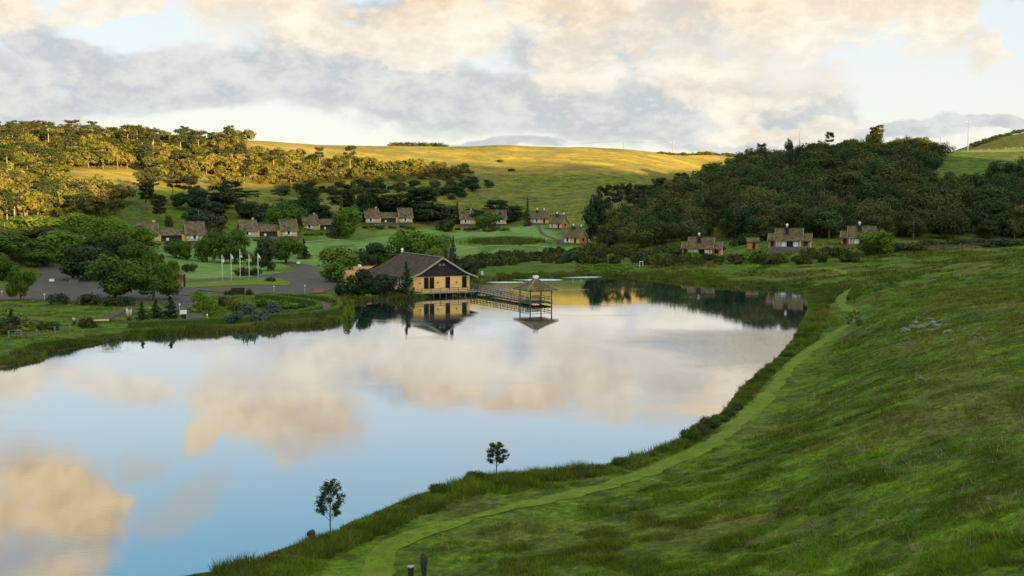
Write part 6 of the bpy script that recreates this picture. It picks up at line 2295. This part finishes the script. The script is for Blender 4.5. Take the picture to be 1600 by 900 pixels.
# pampas grass
def pampas(px_, yb, n, h_, w_, label, seed, grp):
    rg = np.random.default_rng(seed)
    x_, y_, z_ = ground(px_, yb)
    t = empty('pampas_grass', (x_, y_, z_)); tag(t, label, 'plant', grp)
    V = []; 
    for k in range(260):
        a = rg.random() * 6.283; L = h_ * rg.uniform(.45, .8); sp = w_ * rg.uniform(.2, .6)
        d = np.array([math.cos(a), math.sin(a)]); s = np.array([-d[1], d[0]]) * 0.02
        p = d * rg.random() * .2
        b1 = np.array([*(p + s), 0]); b2 = np.array([*(p - s), 0]); m1 = np.array([*(p + d * sp * .5), L * .8]); tip = np.array([*(p + d * sp), L * (0.55 + .35 * rg.random())])
        V += [b1, b2, m1, m1 + 0.001, m1, m1 + np.array([.01, 0, 0]), tip, tip + .001]
    V = np.array(V); mesh_np('leaves', V, np.arange(len(V)).reshape(-1, 4), False, M_GRASSB, t)
    for k in range(n):
        a = rg.random() * 6.283; ln = rg.uniform(0, .25) * w_
        m = MB(); bx_, by_ = math.cos(a) * ln, math.sin(a) * ln
        m.tube([(bx_ * .3, by_ * .3, 0), (bx_, by_, h_ * .62), (bx_ * 1.1, by_ * 1.1, h_ * .78), (bx_ * 1.25, by_ * 1.25, h_ * (1.0 + .1 * rg.random()))], [.015, .07, .12, .02], 6)
        m.build('plume', simple_plume, t, True)


simple_plume = simple("plume", (0.55, 0.48, 0.38), 0.95, 0.15, 6)
# ------------------------------------------------------------------ grass and reeds
def blade_mat(name, c1, c2, c3, shared=True, tr=0.25):
    m, w = newmat(name)
    pos = w.n('ShaderNodeNewGeometry').outputs['Position']
    big, mid, fine = grass_colors(w, pos)
    c = w.mix(w.mapr(mid, 0.38, 0.62), c1, c2)
    c = w.mix(w.math('MULTIPLY', w.mapr(big, 0.46, 0.66), 0.8), c, c3)
    ta = w.n('ShaderNodeAttribute', attribute_name='tint')
    k = w.math('ADD', ta.outputs['Fac'], 1.0)
    c = w.vmath('MULTIPLY', c, w.comb(k, k, w.math('MULTIPLY', k, 0.9)))
    c = w.mix(w.mapr(ta.outputs['Fac'], 0.28, 0.6, 0.0, 0.55), c, (0.16, 0.15, 0.05))
    b = w.n('ShaderNodeBsdfPrincipled'); w.put(b.inputs['Base Color'], c); b.inputs['Roughness'].default_value = 0.7; b.inputs['Specular IOR Level'].default_value = 0.12
    t = w.n('ShaderNodeBsdfTranslucent'); w.put(t.inputs[0], c)
    mx = w.n('ShaderNodeMixShader'); mx.inputs[0].default_value = tr
    w.link(b.outputs[0], mx.inputs[1]); w.link(t.outputs[0], mx.inputs[2])
    out = w.n('ShaderNodeOutputMaterial'); w.link(mx.outputs[0], out.inputs[0])
    return m


M_GRASSN = blade_mat("slope_grass", (0.072, 0.112, 0.008), (0.138, 0.222, 0.014), (0.170, 0.155, 0.036))
M_GRASSB = blade_mat("bank_grass", (0.066, 0.096, 0.012), (0.130, 0.180, 0.020), (0.155, 0.140, 0.038))
M_REED = blade_mat("reed_blades", (0.056, 0.090, 0.010), (0.115, 0.170, 0.020), (0.130, 0.130, 0.032))

pampas(202, 504, 9, 2.1, 1.6, 'clump of pampas grass with whitish plumes by the left shore', 1, None)
pampas(116, 507, 2, 1.1, 0.7, 'single small pampas tuft left of the footbridge', 2, None)


def tufts(name, x, y, z, hgt, spread, nb, mat, label, cat, seed, wid=0.03):
    """n tufts of nb triangular blades as one object"""
    rng = np.random.default_rng(seed)
    n = len(x)
    a = rng.random((n, nb)) * 6.283
    r0 = rng.random((n, nb)) * spread[:, None]
    L = hgt[:, None] * rng.uniform(0.55, 1.1, (n, nb))
    ln = L * rng.uniform(0.15, 0.75, (n, nb))
    bx = x[:, None] + np.cos(a) * r0; by = y[:, None] + np.sin(a) * r0; bz = np.repeat(z[:, None] - 0.05, nb, 1)
    b2 = rng.random((n, nb)) * 6.283
    w_ = wid * (0.6 + 0.8 * rng.random((n, nb)))
    if np.ndim(w_) and w_.shape == (n, nb) and hasattr(wid, 'shape'): pass
    sx, sy = np.cos(b2) * w_, np.sin(b2) * w_
    v0 = np.stack([bx - sx, by - sy, bz], -1); v1 = np.stack([bx + sx, by + sy, bz], -1)
    v2 = np.stack([bx + np.cos(a) * ln, by + np.sin(a) * ln, bz + L], -1)
    V = np.stack([v0, v1, v2], 2).reshape(-1, 3)
    o = mesh_np(name, V, np.arange(len(V)).reshape(-1, 3), False, mat)
    tv = (rng.uniform(-0.5, 0.45, n)[:, None] + rng.uniform(-0.2, 0.2, (n, nb)))
    at_ = o.data.attributes.new('tint', 'FLOAT', 'POINT')
    at_.data.foreach_set('value', np.repeat(tv.ravel(), 3).astype(np.float32))
    return tag(o, label, cat, kind='stuff')


# near slope: random points with density that follows the size on screen
rng = np.random.default_rng(12)
N = 420000
uu = rng.random(N); D = 30 * (210 / 30) ** (uu ** 0.9)
pxs = rng.uniform(120, 1640, N)
X = (pxs - 800) / FPX * (D + 1.5)
d = sdf_poly(X, D, SH)
zz = height(X, D)
ok = (d > 0.3) & (X > -22)
PA = np.array([p for p in PATH]); dp = dist_line(X, D, PA[::3])
ok &= (dp > 0.85)
X, D, d, zz, dp, pxs = X[ok], D[ok], d[ok], zz[ok], dp[ok], pxs[ok]
clump = fbm(X / 1.6, D / 1.6, 3, 81); patch = fbm(X / 9, D / 12, 3, 83)
edge = sstep(7, 1.5, d)
keepp = rng.random(len(X)) < 0.35 + 0.65 * sstep(0.35, 0.6, clump)
X, D, d, zz, clump, patch, edge, dp = [q[keepp] for q in (X, D, d, zz, clump, patch, edge, dp)]
hg = (0.3 + 0.7 * sstep(1.0, 5.0, dp)) * (0.09 + 0.19 * sstep(0.42, 0.72, clump) * (0.3 + 0.9 * sstep(0.42, 0.62, patch))) * (1 + 1.3 * edge * sstep(2, 4, dp)) * (0.7 + 0.6 * rng.random(len(X)))
wd = 0.008 + D / FPX * 0.33
print('tufts', len(X))
tufts('meadow_grass', X, D, zz, hg * (0.8 + D / 200), 0.08 + D / 900, 7, M_GRASSN, 'rough tussocky grass over the near slope', 'grass', 1, wid=wd[:, None])

# shoreline reeds and bank grass
def shore_band(x0, x1, n, din, dout, hmin, hmax, seed, mat, name, label, filt=None, nb=9):
    rng = np.random.default_rng(seed)
    seg = np.array(SH); seg2 = np.roll(seg, -1, 0)
    Ls = np.linalg.norm(seg2 - seg, axis=1)
    mid = (seg + seg2) / 2
    pxm = 800 + FPX * mid[:, 0] / np.maximum(mid[:, 1], 1)
    use = (mid[:, 1] > 40) & (pxm > x0) & (pxm < x1)
    if filt is not None: use &= filt(mid, pxm)
    wgt = Ls * use / np.maximum(mid[:, 1], 50) ** 0.5; wgt /= wgt.sum()
    i = rng.choice(len(seg), n, p=wgt); f = rng.random(n)[:, None]
    p = seg[i] * (1 - f) + seg2[i] * f
    t = seg2[i] - seg[i]; t /= np.linalg.norm(t, axis=1)[:, None]
    nr = np.stack([t[:, 1], -t[:, 0]], 1)
    q = p + nr * 0.5; sgn = np.sign(sdf_poly(q[:, 0], q[:, 1], SH)); nr *= sgn[:, None]
    off = rng.uniform(-din, dout, n)[:, None]
    q = p + nr * off
    kp = dist_line(q[:, 0], q[:, 1], np.array(PATH)[::3]) > 1.2
    q = q[kp]; n = len(q)
    z = np.maximum(height(q[:, 0], q[:, 1]), -0.05)
    cl = fbm(q[:, 0] / 2.5, q[:, 1] / 2.5, 3, 91)
    h = (hmin + (hmax - hmin) * sstep(0.35, 0.7, cl)) * rng.uniform(0.6, 1.1, n)
    wd_ = 0.010 + q[:, 1] / FPX * 0.34
    return tufts(name, q[:, 0], q[:, 1], z, h, np.full(n, 0.22), nb, mat, label, 'grass', seed, wid=wd_[:, None])


nearf = lambda m, px: ~((m[:, 1] > 100) & (px < 740)) & (m[:, 1] < 235)
farf = lambda m, px: (m[:, 1] >= 215) & (px > 735)
leftf = lambda m, px: (m[:, 1] > 100) & (px < 745)
shore_band(280, 1290, 15000, 0.15, 3.2, 0.25, 0.75, 5, M_GRASSB, 'bank_grass', 'tall bank grass along the near shore', nearf, 8)
shore_band(735, 1290, 12000, 0.5, 9.0, 0.4, 1.2, 6, M_REED, 'reeds', 'reeds and rough grass along the far right shore', farf, 8)
shore_band(-20, 745, 15000, 0.3, 3.2, 0.5, 1.25, 7, M_REED, 'reeds', 'reeds along the left shore and the garden point', leftf, 8)

# reed patch of the small pond on the far lawn
rng = np.random.default_rng(31)
c = np.array([ground(775, 378)[:2], ground(805, 379)[:2]])
n = 1500
k = rng.integers(0, 2, n)
q = c[k] + rng.normal(size=(n, 2)) * np.array([4.6, 3.0])
tufts('reeds', q[:, 0], q[:, 1], height(q[:, 0], q[:, 1]), rng.uniform(1.2, 2.4, n), np.full(n, .4), 7, M_REED, 'patch of tall reeds on the far lawn', 'reeds', 32, wid=0.10)
pond = [(c[1][0] - 6 + 5.5 * math.cos(a) * 1.2, c[1][1] - 3 + 2.2 * math.sin(a)) for a in np.linspace(0, 6.283, 18)[:-1]]
sheet_poly('pond', pond, simple("pond_water", (0.02, 0.03, 0.03), 0.05, 0.1, 1, spec=0.9), 0.12, 1.5, 'tiny pond beside the reeds on the far lawn', 'pond')

# rough ground cover on the far right meadow and lake-side scrub, taller grass patches
N = 26000
px_ = rng.uniform(900, 1620, N); D_ = rng.uniform(205, 335, N)
X = (px_ - 800) / FPX * D_; dd = sdf_poly(X, D_, SH); z_ = height(X, D_)
cl = fbm(X / 5, D_ / 5, 3, 95)
ok = (dd > 4) & (cl > 0.46) & (dist_line(X, D_, np.array(PATH)[::3]) > 1.6) & (dist_line(X, D_, np.array(PATH2)[::3]) > 1.6)
X, D_, z_, cl = X[ok], D_[ok], z_[ok], cl[ok]
tufts('rough_grass', X, D_, z_, 0.25 + 0.8 * sstep(0.46, 0.7, cl) * rng.random(len(X)), np.full(len(X), 0.35), 7, M_GRASSB, 'rough grass of the meadow beyond the lake corner', 'grass', 41, wid=0.09)
# left foreground grass
N = 16000
px_ = rng.uniform(-20, 560, N); D_ = rng.uniform(132, 232, N)
X = (px_ - 800) / FPX * D_; dd = sdf_poly(X, D_, SH); z_ = height(X, D_)
cl = fbm(X / 4, D_ / 4, 3, 96)
LOT = np.array(lot); LOOP = np.array(loop)
ok = (dd > 1.5) & (cl > 0.45) & (sdf_poly(X, D_, LOT) > 0.4) & (sdf_poly(X, D_, LOOP) > 0.4) & (dist_line(X, D_, np.array(outer)) > 0.8) & (dist_line(X, D_, np.array(trk)) > 1.0)
X, D_, z_, cl = X[ok], D_[ok], z_[ok], cl[ok]
tufts('rough_grass', X, D_, z_, 0.12 + 0.4 * sstep(0.46, 0.7, cl) * rng.random(len(X)), np.full(len(X), 0.3), 7, M_GRASSN, 'rough grass on the left bank below the parking lot', 'grass', 42, wid=0.06)

# seed stalks and dry weeds that stand above the turf of the near slope
N = 2600
px_ = rng.uniform(560, 1620, N); D_ = 36 + 110 * rng.random(N)
X = (px_ - 800) / FPX * D_; dd = sdf_poly(X, D_, SH); z_ = height(X, D_)
cl = fbm(X / 6, D_ / 6, 3, 97)
ok = (dd > 1.0) & (cl > 0.48) & (dist_line(X, D_, np.array(PATH)[::3]) > 1.6)
X, D_, z_ = X[ok], D_[ok], z_[ok]
tufts('dry_weeds', X, D_, z_, rng.uniform(0.3, 0.7, len(X)), np.full(len(X), 0.18), 5, M_DRYPLANT, 'dry weed stalks scattered over the near slope', 'weeds', 51, wid=0.012)

# ------------------------------------------------------------------ look-alikes get their place among each other
ORD = ['leftmost', 'second leftmost', 'third leftmost', 'fourth leftmost', 'fifth leftmost', 'sixth leftmost', 'seventh leftmost', 'eighth leftmost', 'ninth leftmost',
       'tenth leftmost', 'eleventh leftmost', 'twelfth leftmost', 'thirteenth leftmost', 'fourteenth leftmost', 'fifteenth leftmost', 'sixteenth leftmost']
bpy.context.view_layer.update()
_by = {}
for o in list(scene.objects):
    if o.parent is None and o.get('label') and o.get('category'):
        _by.setdefault(o['label'], []).append(o)
def _order(lab, lst, extra=''):
    if len(lst) > len(ORD) + 1:
        lst.sort(key=lambda o: o.location.y)
        h = len(lst) // 2
        _order(lab, lst[:h], ' lower,' if not extra else extra); _order(lab, lst[h:], ' upper,' if not extra else extra)
        return
    lst.sort(key=lambda o: proj(*o.location)[0])
    for k, o in enumerate(lst):
        o['label'] = lab + ',' + extra + ' ' + ('rightmost' if k == len(lst) - 1 else ORD[k])


for lab, lst in _by.items():
    if 1 < len(lst) <= 2 * (len(ORD) + 1):
        _order(lab, lst)

for o in scene.objects:
    if o.get('label') and len(o['label'].replace(',', '').split()) > 16: print('LONG', o['label'])
